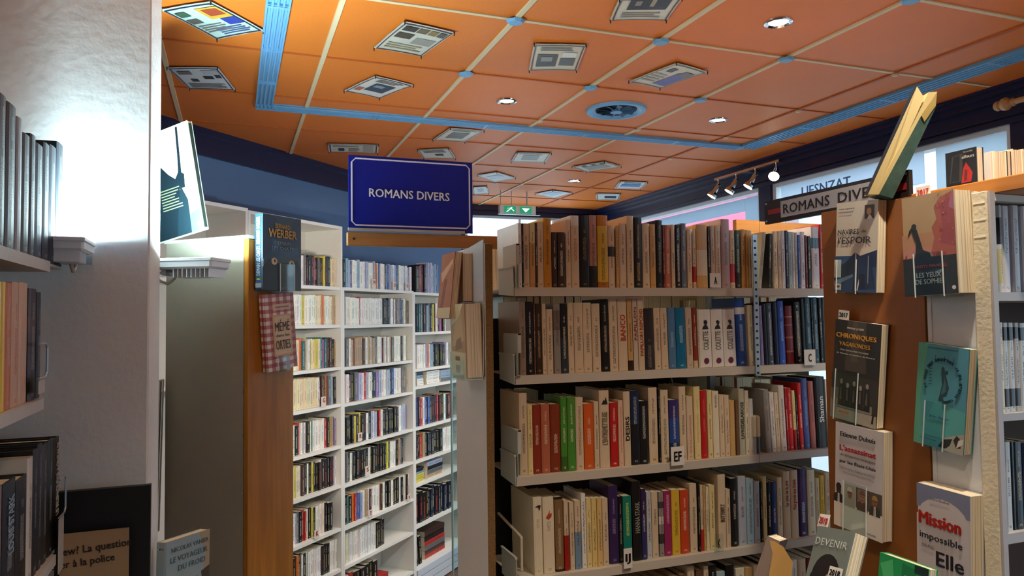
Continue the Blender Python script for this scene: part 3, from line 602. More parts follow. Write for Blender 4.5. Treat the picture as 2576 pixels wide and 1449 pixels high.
b = MB(); b.box(e0.x-1.2, -.0115, zr1-zr0+.0005, e1.x-1.2, .010, e1.z-zr0); b.obj('end_block', wood('orange_pine', 'b87a34', 'd19850', .5, 0), rail)
b = MB(); b.box(e1.x-1.2+.002, -.0115, zr1-zr0+.0005, XR-1.2, .010, e1.z-zr0-.004); b.obj('end_block', wood('orange_pine', 'b87a34', 'd19850', .5, 0), rail)
# the sign
A, B_ = onY(876, 389, 2.325), onY(1189, 588, 2.325); sw, sh = B_.x-A.x, A.z-B_.z
sg = empty('aisle_sign', ((A.x+B_.x)/2, 2.325, B_.z)); tag(sg, 'blue rectangular sign reading ROMANS DIVERS in white with a white border line', 'sign')
b = MB(); b.box(-sw/2, -.002, 0, sw/2, .002, sh); b.obj('panel', mat('ultramarine_gloss', '12208c', .35, .4), sg)
b = MB(); i0, i1 = -sw/2+.008, sw/2-.008; j0, j1 = .014, sh-.008; t = .0045; k = .014
def bar2(x0, z0, x1, z1): b.box(x0, -.0028, z0, x1, -.002, z1)
bar2(i0+k, j0, i1-k, j0+t); bar2(i0+k, j1-t, i1-k, j1); bar2(i0, j0+k, i0+t, j1-k); bar2(i1-t, j0+k, i1, j1-k)
for sx_, (a, c) in ((1, (i0, j0)), (-1, (i1, j0))):
    for sz_, zz in ((1, j0), (-1, j1)):
        P = [(a+sx_*k, zz), (a+sx_*k, zz+sz_*t), (a+sx_*(t), zz+sz_*k), (a, zz+sz_*k)]
        P = [(p[0], -.0026, p[1]) for p in P]; b.quad(P)
b.obj('border', mat('sign_white', 'e4e6f0', .5), sg)
letter(sg, 'ROMANS DIVERS', ((onY(1032, 490, 2.32).x-sg.location.x), -.0026, onY(1032, 490, 2.32).z-B_.z), (1, 0, -.012), (.0, 0, 1), .0265, .262, 'e4e6f0', .012)
b = MB(); b.box(-sw/2-.002, -.012, -.002, sw/2-.03, -.004, .006); b.obj('sill_strip', mat('dusty_plastic', 'b8b2a8', .5), sg)
# unseen floodlight added behind the central bookcase to brighten the far shelves
fl = empty('added_floodlight', (1.0, 2.63, CZ+.06)); tag(fl, 'added unseen floodlight behind the central bookcase, facing the far white bookcases', 'floodlight')
m = MB(); m.box(-.10, -.03, -.035, .10, .0, .035); m.obj('housing', M_WHITE, fl, bevel=.004); m = MB(); m.box(-.09, .0003, -.028, .09, .0015, .028); m.obj('lens', bulb('added_flood_lens', 'eef6ff', 6), fl)
m = MB(); m.box(-.01, -.055, -.005, .01, -.031, .005); m.obj('bracket', M_STEEL, fl)
light('added_flood_beam', 'AREA', (1.0, 2.64, CZ+.06), 6, (.80, .90, 1), (.9, 5.0, CZ-.45), shape='RECTANGLE', size=.18, size_y=.05)
# bookends
def bookend(zr, v0, v1, u0, u1, label, X=XL+.0055):
    p0 = onX(u1, v1, X); p1 = onX(u0, v0, X); r = empty('bookend', (X, p0.y, zr)); tag(r, label, 'bookend', 'metal bookends at the left of the central bookcase')
    y1 = p1.y-p0.y; z1 = p1.z-zr
    b = MB(); b.box(-.0012, 0, 0, 0, y1, z1); b.box(0, -.0, z1-.004, .010, y1, z1); b.box(.0005, .0, .068, .010, .002, z1); b.obj('upright_plate', mat('grey_green_enamel', 'c5ccc6', .4), r)
    b = MB(); b.box(-.001, 0, .0, .010, y1, .0012); b.obj('foot', mat('grey_green_enamel', 'c5ccc6', .4), r)
bookend(SZ[0], 622, 724, 1266, 1300, 'grey metal bookend on the top left end of the central bookcase')
bookend(SZ[1], 838, 943, 1267, 1304, 'grey metal bookend on the second shelf at its left end')
bookend(SZ[2], 1068, 1194, 1264, 1304, 'cream metal bookend on the third shelf at its left end')
r = empty('wire_bookend', (XL+.02, 2.07, SZ[3])); tag(r, 'bent cream wire bookend holding thick white books on the fourth shelf', 'bookend')
b = MB(); b.path([(0, .2, .14), (0, .0, .118), (0, -.002, .112), (0, -.002, .02), (0, .1, .003)], .0042, 8); b.obj('wire', mat('cream_enamel', 'd8ceb8', .4), r)
# ---- rows read from the photograph: (left u, right u, top v, colour[, options])
R1 = [(1303,1312,561,'wh',dict(d=.19,ink='1c6aa0')),(1312.5,1314.5,562,'bk'),(1314.5,1332,562,'be'),(1333,1346,562,'tn',dict(s=[(.7,1,'e6d8a0')])),(1346.5,1351,560,'db'),(1352,1367,558,'be'),(1367.5,1387,549,'gd'),
 (1388.5,1401,584,'db'),(1403,1421,584,'db'),(1423,1435,553,'be'),(1436,1456.5,542,'be',dict(ink='b05a30',s=[(.86,1,'ece4d8')])),(1458,1482,541,'bk',dict(ink='8a7a64')),(1482.5,1501,541,'rs',dict(s=[(0,.3,'1a1817')])),(1503,1529,541,'ye',dict(ink='6a3a10',lay=(.1,.55,.75),s=[(.85,1,'c8801a'),(0,.08,'b5701a')])),
 (1530,1546,567,'be',dict(s=[(.5,.66,'3a3a40')])),(1549,1556,568,'tn'),(1557,1575,562,'be'),(1577,1593.5,543,'be',dict(ink='6a3020')),  # the thin tan volume is a shaded gap between books, built as a book
 (1594,1615,547,'bk',dict(ink='c8a868',lay=(.1,.36,.9),title='gold')),(1616,1633.5,562,'be'),(1635,1649,564,'tn'),(1650,1666,554,'bk',dict(ink='a09070')),(1666.5,1671.5,566,'mr'),(1672,1686,566,'tc'),(1688,1697,565,'be'),(1698,1712,566,'bk',dict(ink='f0f0f0',lay=(.1,.7,.95))),(1713,1726,562,'sl'),
 (1728,1740,575,'be'),(1742,1750,575,'be',dict(s=[(.1,.36,'c0302c')])),(1752,1779,565,'tn',dict(inkon=0,s=[(.2,.6,'e0cfae')])),(1780,1785,569,'bk'),(1787,1798,568,'pk',dict(s=[(0,1,'c9b6a4')])),(1799,1812,567,'be'),(1814,1835,551,'pk',dict(d=.17,s=[(0,1,'b7a0a0')])),(1836,1848,579,'be',dict(s=[(.1,.42,'c83040')])),(1849,1862,579,'dg',dict(s=[(0,.28,'2a1c18')])),(1864,1874,577,'tn'),(1876,1881,578,'tn'),(1882,1891,580,'be')]
R1b = [(1919,1928,585,'gc',dict(lean=-7.5)),(1935,1943,588,'bk',dict(lean=-3)),(1945,1955,582,'cr'),(1956,1964,582,'be'),(1965,1974,580,'wb'),(1975,1982,580,'nv'),(1983,1992,583,'pb'),(1993,1998,584,'wh'),(1999,2005,585,'lg'),(2006,2012.5,591,'bl'),(2013,2024,583,'wb',dict(ink='1a2a6a',lay=(.15,.45,.9))),(2025,2030,592,'mr'),(2031,2039,594,'bk'),(2041,2060,570,'wb',dict(s=[(.65,.82,'5f8a9c')])),(2061,2070,565,'rd')]
R2 = [(1306,1322,758,'gy',dict(d=.19,s=[(0,1,'a08c7c')])),(1323,1341,759,'bk',dict(s=[(.62,.86,'1a1817')],ink='d8d0c8',lay=(.15,.5,.86))),(1341.5,1346,764,'br'),(1347,1362,764,'db',dict(ink='b8a890')),(1363,1373,764,'be'),(1374,1390,778,'be'),(1392,1409,764,'gy',dict(s=[(.62,.9,'7a6c64')])),(1410,1426,764,'bk',dict(s=[(0,.5,'343a40')])),(1427.5,1442,762,'be'),(1443,1465.5,762,'be'),(1466,1487,762,'be'),(1488,1509,764,'be'),
 (1511,1530,753,'bk',dict(ink='c8b8a8')),(1531,1552,752,'be',dict(ink='3a3028',lay=(.1,.62,.9))),(1553,1576,752,'be',dict(text=('BANCO','c8401c',.42,.78))),(1577,1589,752,'tn',dict(s=[(0,.14,'3a2418')])),(1590,1602,752,'be',dict(d=.15,text=('PAPILLON','b03a24',.42,.88),s=[(0,1,'d6c6b2')])),(1603,1618,750,'be',dict(text=('PAPILLON REPOND','b8582c',.2,.85))),(1619,1643,776,'db',dict(ink='8a8a88',lay=(.05,.4,.5),s=[(0,1,'352c2c')])),(1644,1660,775,'be'),(1661,1678,775,'be'),(1679,1698,774,'sb',dict(ink='a8c4d8',lay=(.35,.6,.6))),(1699,1723,774,'tb',dict(ink='c0dcea',lay=(.42,.7,.7))),(1724,1740,774,'be',dict(s=[(0,1,'d2bfa4')])),(1741,1751,774,'bd',dict(s=[(0,.12,'d8c0a0')])),(1752.5,1756,776,'be'),
 (1757,1787,779,'wh',dict(text=('COLETTE','8a8478',.30,.62),fig=1)),(1788.5,1817,779,'wh',dict(text=('COLETTE','8a8478',.30,.62),fig=2)),(1818,1848,779,'wh',dict(text=('COLETTE','8a8478',.30,.62),fig=3)),(1849.5,1873,750,'bl',dict(ink='c8d8f0',s=[(.76,.86,'dfe6f0')])),(1880,1893,768,'cr')]
R2b = [(1909,1916,769,'li'),(1917,1927,765,'nv',dict(s=[(0,1,'14142a')],inkon=0)),(1928,1941,763,'sl',dict(s=[(0,1,'46586a')],ink='dfe6ee',lay=(.15,.85,.95))),(1943,1955,761,'nv',dict(s=[(0,1,'161634')],inkon=0)),(1956,1971,758,'bl',dict(ink='a8c8f0',s=[(0,1,'3560c8')])),(1975,1993,770,'mr',dict(inkon=0,s=[(.2,.23,'a8645a'),(.44,.47,'a8645a'),(.66,.68,'a8645a'),(.8,.82,'b8786a')])),(1996,2013,760,'bk',dict(ink='e8e0c8',lay=(.12,.85,.95))),(2014,2022,752,'bk',dict(inkon=0)),(2023,2038,748,'dg',dict(s=[(0,1,'2e5064')],ink='a8c8d0')),(2039,2041.5,750,'bk'),(2042,2056,748,'dg',dict(s=[(0,1,'2c4c60')],ink='a8c8d0')),(2058,2066,749,'bk'),(2067,2080,748,'sl',dict(s=[(0,1,'405868')])),(2081,2100,750,'be'),(2101,2118,752,'nv')]
R3 = [(1306,1326,990,'be',dict(d=.17)),(1327,1339.5,1019,'yc'),(1340,1360,1019,'bd',dict(ink='e8c8b0',lay=(.42,.7,.7))),(1361,1383,1018,'tc',dict(ink='e8d0b8',lay=(.42,.7,.9))),(1384,1409,1018,'bd',dict(s=[(0,1,'8c3a1c')],ink='e8d0b8',lay=(.28,.56,.56))),(1410,1426,1000,'gn',dict(s=[(0,.2,'3c6a22')])),(1427,1447,1000,'gn'),(1447.5,1467,1001,'be',dict(ink='7a5a3c',lay=(.2,.88,.9))),(1468.5,1493,1017,'og'),(1494,1506,1011,'be'),(1507,1532,983,'be',dict(d=.17,text=("L'ENTREMETTEUSE",'8a7a64',.30,.72),fig=4)),(1534.5,1554,1014,'rd'),(1555,1567,1008,'pk',dict(s=[(0,1,'e8c4a8')],ink='c06048',lay=(.2,.9,.95))),(1568,1585,986,'be',dict(text=('DESIRS','1a1410',.34,.66))),
 (1586,1608,984,'nv',dict(s=[(0,.55,'1c1c22')],ink='a8b0b8',lay=(.55,.92,.95))),(1609,1629,1010,'bk',dict(ink='c8ccd0',lay=(.4,.92,.95))),(1631,1653,976,'be'),(1655,1660,980,'bk'),(1661,1681,982,'be',dict(ink='4a4038',lay=(.1,.6,.92))),(1683.5,1707,1007,'nv',dict(s=[(.3,.7,'2a4a96'),(.7,1,'3a2e6e')],ink='d8dcf0',lay=(.1,.3,.9))),(1708,1725,973,'be'),(1727,1743,998,'be',dict(ink='b03c28',lay=(.1,.7,.7))),(1745,1761,973,'yc',dict(inkon=.4)),(1762,1777,983,'rd',dict(ink='e07060')),(1778.5,1790.5,982,'yc'),(1792,1808,985,'cr',dict(ink='2a241c',lay=(.75,.95,.95))),(1809,1821,995,'be'),(1822,1834,995,'be'),(1835,1848,1008,'tn',dict(inkon=0)),(1850,1857,1009,'br',dict(inkon=0)),(1858,1872,979,'gc',dict(text=('LIVREDELAROSE','4a4a44',.25,.8))),(1873,1883,983,'cr'),(1884,1894,1004,'wh',dict(inkon=.3))]  # thin unlettered brown volume: shadow beside the grey-green book, put in as brown colour
R3b = [(1920,1933,981,'gy',dict(ink='4a4a4c')),(1935,1946,988,'wb',dict(s=[(0,1,'e2dcd8')])),(1947,1956.5,988,'be'),(1958,1972,971,'wb',dict(s=[(0,1,'dcd4ca')],ink='2a2a34',lay=(.2,.8,.8))),(1973,1978.5,978,'rd',dict(s=[(0,1,'98121a')])),(1979,1990,977,'rd'),(1992,1999,983,'yc',dict(s=[(0,.34,'b02020')])),(2000,2004,990,'bk'),(2005,2015,964,'rd'),(2016,2030,953,'bl',dict(s=[(0,1,'44589a')],ink='8a9ad0')),(2033,2046,960,'rs',dict(s=[(0,1,'a86058')])),(2048,2074,950,'bk',dict(text=('Shaman','e4e4e4',.36,.72),inkon=0)),(2075,2081,955,'wh'),(2083,2100,960,'be'),(2101,2118,965,'gn')]
R4 = [(1341,1363,1253,'cr',dict(d=.19,fig=5,ink='b8a890',lay=(.6,.72,.72))),(1365,1393,1253,'cr',dict(fig=6,ink='a89880',lay=(.55,.68,.68))),(1395,1416,1252,'bk',dict(s=[(.03,.97,'8a6a44')],inkon=.5)),(1418,1429,1260,'be',dict(s=[(0,.5,'b01c12')])),(1432,1443.5,1265,'be'),(1445,1460,1261,'be',dict(s=[(0,.54,'7a9ab4')])),(1461.5,1473,1243,'wh',dict(ink='3a3a5a',lay=(.2,.9,.95))),(1474,1487,1255,'yc'),(1488,1500.5,1255,'yc',dict(s=[(0,1,'ead088')])),(1501.5,1514,1255,'tn',dict(s=[(0,1,'e4c27c')])),(1515,1529.5,1255,'be'),(1531,1554,1224,'pu',dict(ink='a090b8')),(1555.5,1565,1250,'bk',dict(ink='b8b0a8')),(1567,1588.5,1250,'te',dict(ink='d0e060',lay=(.4,.9,.9))),
 (1590,1612,1213,'bk',dict(d=.17,text=('HANNA STARK','9a988c',.35,.74))),(1613,1624.5,1231,'pu',dict(s=[(0,.6,'34326e')])),(1626,1638,1239,'lg'),(1639,1655,1239,'be',dict(ink='2a2420',lay=(.5,.74,.74))),(1657,1669,1239,'gy',dict(s=[(.2,.35,'3c3c3c'),(.5,.62,'e4e0d8'),(.75,.85,'44444a')])),(1670,1688.5,1237,'ma',dict(ink='e8c0d4',lay=(.5,.94,.94))),(1689.5,1710,1234,'ye',dict(ink='5a3a14')),(1711,1732,1234,'og',dict(s=[(0,1,'d24a20')])),(1735,1753,1219,'be'),(1754.5,1760,1213,'bk'),(1761,1768,1223,'be',dict(s=[(0,.33,'c02a22')])),(1769,1774.5,1223,'tn'),(1775.5,1783,1226,'cr'),(1784.5,1798,1222,'yc'),(1806,1825,1195,'be',dict(d=.17,text=('BUTTERFLY','6a5038',.36,.6))),(1826.5,1837,1232,'be'),(1838,1855.5,1205,'bk',dict(ink='c8c0b8')),(1857,1876.5,1200,'lg',dict(s=[(0,1,'b4bcc8')]))]
R4b = [(1878,1895.5,1206,'pb',dict(ink='20303c',lay=(.15,.7,.94))),(1897,1911,1212,'lg',dict(s=[(0,1,'b8bcc4')],ink='30303c')),(1912,1917.5,1214,'bk'),(1919,1928,1199,'yc'),(1929.5,1940,1214,'bk'),(1941,1953,1213,'nv',dict(s=[(0,1,'2a4080')],ink='e0e6f4',lay=(.3,.55,.55))),(1955,1967.5,1202,'cr'),(1970,1987.5,1187,'be',dict(text=('Le cote de la joie','b0482c',.48,.86),inkon=0)),(1989,2007,1184,'be',dict(text=('Plus grands que Chene','c03a24',.42,.86),inkon=0)),(2008.5,2029,1180,'pu',dict(s=[(.4,.85,'4a2a6a')],ink='e8e8f4',lay=(.2,.5,.5))),(2031,2050,1184,'cr'),(2051,2061,1204,'be'),(2062,2074,1197,'ye',dict(ink='7a5a10')),(2075,2089,1190,'be'),(2091,2106,1195,'nv')]
R5 = [(1345,1368,1490,'be'),(1370,1390,1495,'bk'),(1392,1415,1492,'rd'),(1418,1440,1490,'cr'),(1443,1465,1494,'be'),(1470,1490,1488,'tn'),(1500,1520,1480,'nv'),(1525,1545,1482,'be'),(1548,1566,1476,'cr'),(1570,1592,1478,'bk'),(1596,1618,1470,'be'),(1622,1640,1468,'tn'),(1645,1662,1466,'cr'),(1666,1684,1460,'be'),(1690,1706,1452,'tn'),(1710,1728,1448,'br'),(1730,1748,1426,'be'),(1752,1768,1436,'br'),(1771,1783,1425,'be'),(1784,1803,1424,'bk'),(1804,1825,1441,'pb'),(1827,1848,1424,'bk'),(1852,1874,1432,'cr'),(1876,1893,1430,'tn'),(1897,1912,1425,'be'),(1915,1930,1418,'db'),(1934,1950,1415,'rs'),(1954,1968,1416,'be'),(1970,1985,1412,'cr'),(1990,2006,1410,'wh'),(2010,2028,1408,'be'),(2030,2050,1405,'mr'),(2054,2070,1400,'be')]
ORD = ['first', 'second', 'third', 'fourth', 'fifth', 'sixth', 'seventh', 'eighth', 'ninth', 'tenth', 'eleventh', 'twelfth', 'thirteenth', 'fourteenth', 'fifteenth', 'sixteenth', 'seventeenth', 'eighteenth', 'nineteenth', 'twentieth']
def ordn(i): return ORD[i] if i < 20 else '%d%s' % (i+1, {1: 'st', 2: 'nd', 3: 'rd'}.get((i+1) % 10, 'th'))
def shelf_row(rows, shelf_z, lean0, lean1, rowname, group, yfront=YF+.017, start=0):
    prev = None; n = len(rows)
    for i, r in enumerate(rows):
        uL, uR, vt, ck = r[:4]; o = r[4] if len(r) > 4 else {}
        lean = math.radians(o.get('lean', lerp(lean0, lean1, i/max(1, n-1))))
        yf = yfront + random.uniform(-.001, .003)
        a, b_ = onY(uL, vt, yf), onY(uR, vt, yf); w = max(.0045, (b_.x-a.x)*math.cos(lean)-.0009); h = (a.z-shelf_z)/math.cos(lean)
        M = frame((a.x+math.sin(lean)*h+.0002, yf, shelf_z+(abs(math.sin(lean))*w if lean < 0 else 0)+.0004), (math.cos(lean), 0, math.sin(lean)), (0, 1, 0), (-math.sin(lean), 0, math.cos(lean)))
        size = 'thin' if w < .014 else 'thick' if w > .025 else 'narrow' if w < .019 else 'mid-thick'
        cn = NAMES[ck]; tx = o.get('text')
        if tx: lab = '%s book lettered %s, %s on %s' % (cn, tx[0].split()[0], ordn(i), rowname)
        else: lab = '%s %s book, %s from left on %s' % (size, cn, ordn(i), rowname)
        if i == 0: lab = '%s %s book leftmost on %s' % (size, cn, rowname)
        kw = {}
        ink = o.get('ink') or ('e6dcc8' if ck in DARK else '4a3a2c')
        bk = book(w, h, o.get('d', random.uniform(.125, .15)), PAL[ck], M, lab, group, segs=o.get('s'), ink=ink, lay=o.get('lay'), inkon=0 if tx else o.get('inkon', .85))
        if tx:
            s, c, t0, t1 = tx; letter(bk, s, (w*.5, -.0006, h*(t0+t1)/2), (0, 0, 1), (-1, 0, 0), min(w*.55, .02), h*(t1-t0), c, .01, name='title_lettering')
        f = o.get('fig')
        if f:
            m = MB(); Z = {1: .72, 2: .72, 3: .72, 4: .86, 5: .87, 6: .76}[f]*h; C = w*.5; s = w*.3
            col = {1: '2a2a30', 2: '2a2a30', 3: '2a2a30', 4: '2a2430', 5: '3a2a20', 6: 'c04a2c'}[f]
            P = lambda pts: m.quad([(C+x*s, -.0008, Z+z*s) for x, z in pts], 0, col)
            if f in (1, 2, 3): P([(-.5+.2*f, .3), (.5, .2), (.7, .9), (.2, 1.4), (-.4, 1.1)]); P([(-.9, -.9), (.9, -.9), (.6, -.1), (.1, .3), (-.6, -.2)])
            elif f == 4: P([(-1, -1), (1.1, -1), (.5, 1.3), (.1, .1), (-.3, .4)])
            elif f == 5: P([(-1.2, .2), (.2, -.1), (.6, -1.4), (1.0, -.2), (1.2, .7), (.3, .8)])
            else: P([(-.9, -.6), (0, -1.2), (.8, -.5), (1, .6), (.3, .4), (.4, 1.5), (-.2, .4)])
            if f in (1, 2, 3): m.quad([(C+math.cos(q*.5236)*s*.75, -.0008, h*.11+math.sin(q*.5236)*s*.75) for q in range(12)], 0, '6a2a44')
            m.obj('spine_picture', PRINT, bk, colors=True)
        prev = ck
CBC = 'central bookcase'
shelf_row(R1, SZ[0], 0, .0, 'top shelf of '+CBC+' left bay', 'books on the top shelf, left bay')
shelf_row(R1b, SZ[0], 0, 0, 'top shelf of '+CBC+' right bay', 'books on the top shelf, right bay')
shelf_row(R2, SZ[1], .4, 1.6, 'second shelf of '+CBC+' left bay', 'books on the second shelf, left bay')
shelf_row(R2b, SZ[1], 1.8, 1.6, 'second shelf of '+CBC+' right bay', 'books on the second shelf, right bay')
shelf_row(R3, SZ[2], .3, 0.6, 'third shelf of '+CBC+' left bay', 'books on the third shelf, left bay')
shelf_row(R3b, SZ[2], 2.6, 2.0, 'third shelf of '+CBC+' right bay', 'books on the third shelf, right bay')
shelf_row(R4, SZ[3], .9, .0, 'fourth shelf of '+CBC+' left bay', 'books on the fourth shelf, left bay')
shelf_row(R4b, SZ[3], .0, .2, 'fourth shelf of '+CBC+' right bay', 'books on the fourth shelf, right bay')
shelf_row(R5, SZ[4], 0, 0, 'lowest visible shelf of '+CBC, 'books on the lowest visible shelf')
# books of the far side that show above and behind the front rows
def back_row(z, items, where, lying=False):
    for i, (u0, u1, vt, ck) in enumerate(items):
        a, b_ = onY(u0, vt, 2.42), onY(u1, vt, 2.42)
        w = b_.x-a.x-.001; h = a.z-z
        M = frame((b_.x, 2.555, z+.0004), (-1, 0, 0), (0, -1, 0), (0, 0, 1))
        book(w, h, .13, PAL[ck], M, '%s book on the far side, %s from left behind %s' % (NAMES[ck], ordn(i), where), 'books on the far side of the central bookcase', inkon=.3)
back_row(SZ[1], [(1266,1300,746,'pb'),(1302,1325,748,'lg'),(1327,1342,746,'lg'),(1344,1358,746,'rd'),(1361,1386,745,'pb'),(1387,1421,745,'pk'),(1424,1444,746,'bl'),(1445,1462,746,'nv'),(1622,1690,745,'pk'),(1692,1711,745,'wh'),(1720,1752,755,'tn'),(1754,1777,745,'yc'),(1779,1850,746,'bk'),(1852,1890,748,'bk'),(1915,1930,748,'gd'),(1935,2000,748,'og')], 'second shelf')
back_row(SZ[2], [(1296,1356,985,'bk'),(1730,1815,952,'sl'),(1817,1850,948,'rd'),(1855,1895,950,'be'),(1900,1940,955,'tn'),(1950,2050,950,'gc')], 'third shelf')
back_row(SZ[0], [(1229,1252,600,'be'),(1700,1716,606,'be')][:1], 'top shelf')
# letter cards clipped to the shelves
def card(u0, v0, u1, v1, s, label, y=YF-.012, col='eceae4', ink='1a1a1a', clear_card=False):
    a, b_ = onY(u0, v0, y), onY(u1, v1, y); w = b_.x-a.x; h = a.z-b_.z
    r = empty('letter_card', ((a.x+b_.x)/2, y, b_.z)); tag(r, label, 'card', 'letter cards on the central bookcase')
    m = MB(); m.box(-w/2, 0, 0, w/2, .0015, h); m.obj('card', M_CLEAR if clear_card else mat('card_'+col, col, .5), r)
    m = MB(); m.box(-w/2, .0016, h*.1, -w/2+.003, .012, h*.14); m.box(w/2-.003, .0016, h*.1, w/2, .012, h*.14); m.obj('clip', M_CLEAR, r)
    letter(r, s, (0, -.0003, h*.48), (1, 0, 0), (0, 0, 1), h*.5, w*.26*len(s) if len(s) == 1 else w*.55, ink, .02)
card(1786, 687, 1814, 723, 'A', 'white card with black letter A on the top shelf')
card(2023, 880, 2052, 918, 'C', 'white card with black letter C on the second shelf')
card(1688, 1125, 1722, 1169, 'EF', 'white card with black letters EF on the third shelf')
card(1569, 1381, 1591, 1428, 'IJ', 'white card with black letters IJ on the fourth shelf')
card(1797, 1345, 1821, 1387, 'K', 'clear card with black letter K on the fourth shelf', clear_card=True)
for k, (u0, u1) in enumerate(((1898, 1906), (1907, 1915.5))):
    a, b_ = onY(u0, 1046, YF+.005), onY(u1, 1104, YF+.005); r = empty('bookend', ((a.x+b_.x)/2, YF+.005, SZ[2])); tag(r, ['left', 'right'][k]+' of two rounded white bookends at the shelf joint on the third shelf', 'bookend')
    w = b_.x-a.x; h = a.z-SZ[2]; m = MB(); m.box(-w/2, 0, h*.42, w/2, .09, h); m.obj('rounded_plate', mat('cream_enamel', 'd8ceb8', .4), r, bevel=.0055)
    m = MB(); m.box(-.001, .002, 0, .001, .09, h*.42); m.box(-w/2, 0, 0, w/2, .09, .0012); m.obj('foot', M_STEEL, r)
# ================================================================== RIGHT HAND BOOKCASE (end panel with hung books)
XE = 1.45; TOP = CZ+.245
rc = empty('bookcase', (1.9, 1.3, 0)); tag(rc, 'right hand bookcase with brown end panel hung with paperbacks and white shelves', 'bookcase'); inv = Vector(rc.location)
y0 = onX(2067, 600, XE).y; y1 = onX(2331, 900, XE).y; y2 = onX(2462, 900, XE).y; y3 = 1.062
cbox(rc, inv, 'brown_end_board', M_BROWN, XE, y1, 0, XE+.018, y0, CZ+.268, .001)
cbox(rc, inv, 'white_end_board', mat('bluish_white_laminate', 'd4d8dc', .45), XE+.004, y2, 0, XE+.018, y1-.004, CZ+.255)
cbox(rc, inv, 'white_end_strip', mat('bluish_white_laminate', 'd4d8dc', .45), XE+.002, y1-.0145, 0, XE+.004, y1-.004, CZ+.25)
m = MB(); m.box(XE-.006-inv.x, y3-inv.y, 0, XE+.018-inv.x, y2-.001-inv.y, TOP+.005); m.obj('end_post', mat('warm_cream_laminate', 'e0d8c0', .5, bump=.15, bscale=120), rc, bevel=.0015)
m = MB()
for k in range(3): m.box(XE-.007-inv.x, y3-.0-inv.y+.004, TOP-.02-k*.035, XE-.0055-inv.x, y2-.005-inv.y, TOP-.017-k*.035)
m.obj('torn_tape', mat('white_tape', 'f4f0e4', .6), rc)
xf1 = onY(2511, 900, y3).x
m = MB(); m.box(XE-.004-inv.x, y3-.006-inv.y, 0, xf1-inv.x, y3-.001-inv.y, TOP+.004); m.obj('front_upright', mat('grey_lilac_enamel', 'b4aeae', .45, metal=0), rc)
RS = [onY(2540, 735, y3).z, onY(2540, 1040, y3).z, onY(2540, 1343, y3).z]
RB = [onY(2540, 757, y3).z, onY(2540, 1059, y3).z, onY(2540, 1369, y3).z]
for a, b_ in zip(RS, RB): cbox(rc, inv, 'shelf', mat('grey_lilac_enamel', 'b4aeae', .45), xf1+.0005, y3, b_, 2.35, y3+.25, a)
cbox(rc, inv, 'back_panel', mat('dark_brown_board', '4a3222', .7), XE+.019, y3+.262, 0, 2.35, y3+.27, TOP-.02)
cbox(rc, inv, 'top_board', M_WHITE, XE+.019, y3+.002, TOP-.014, 2.35, y0-.002, TOP)
cbox(rc, inv, 'far_end_board', M_WHITE, 2.352, y3, 0, 2.37, y0, TOP)
cbox(rc, inv, 'bottom_board', M_WHITE, XE+.019, y3, .02, 2.35, y0-.002, .1)
def plain_row(items, z, where, group, yf, face='spine', xoff=0, dep=.13):
    for i, it in enumerate(items):
        u0, u1, vt, ck = it[:4]; o = it[4] if len(it) > 4 else {}
        a, b_ = onY(u0, vt, yf), onY(u1, vt, yf); w = b_.x-a.x-.0008; h = a.z-z-.0004
        M = frame((a.x, yf, z+.0004), (1, 0, 0), (0, 1, 0), (0, 0, 1))
        if face == 'fore': M = frame((b_.x, yf+dep, z+.0004), (-1, 0, 0), (0, -1, 0), (0, 0, 1))
        book(w, h, dep, PAL[ck], M, '%s book, %s from left %s' % (NAMES[ck], ordn(i), where), group, segs=o.get('s'), ink=o.get('ink'), lay=o.get('lay'), inkon=o.get('inkon', .8))
G = [(.42, .86, '26262a')]
plain_row([(2512,2519,516,'lg',dict(s=[(.55,.86,'26262c'),(.1,.5,'c8c090')])),(2520,2538,517,'wb',dict(s=[(0,1,'cfccd2')],ink='1a1a1e',lay=(.45,.85,.9))),(2545,2563,516,'wb',dict(s=[(0,1,'d0cdd2')],ink='1a1a1e',lay=(.45,.85,.9))),(2570,2592,518,'wb'),(2593,2612,517,'be'),(2613,2640,518,'lg')], RS[0], 'on top right bookcase shelf', 'books on the top shelf of the right bookcase', y3+.012)
plain_row([(2514,2522,811,'cr'),(2523,2535,812,'lg',dict(s=[(.8,.95,'2a2a30'),(.06,.26,'3a3a40')])),(2536,2550,812,'lg',dict(s=[(.8,.95,'2a2a30'),(.06,.26,'3a3a40')])),(2551,2563,812,'gy',dict(s=[(0,1,'b8b0ac'),(.82,.95,'3a3a40'),(.06,.26,'3a3a40')])),(2564,2580,813,'lg',dict(s=[(.8,.95,'2a2a30')])),(2582,2600,813,'be')], RS[1], 'on second right bookcase shelf', 'books on the second shelf of the right bookcase', y3+.012)
plain_row([(2527,2543,1113,'lg',dict(ink='3a3a44')),(2544,2550,1112,'bk'),(2551,2572,1112,'bk',dict(s=[(0,1,'14202a')],ink='b8a060')),(2573,2592,1114,'nv'),(2593,2615,1113,'be')], RS[2], 'on third right bookcase shelf', 'books on the third shelf of the right bookcase', y3+.012)
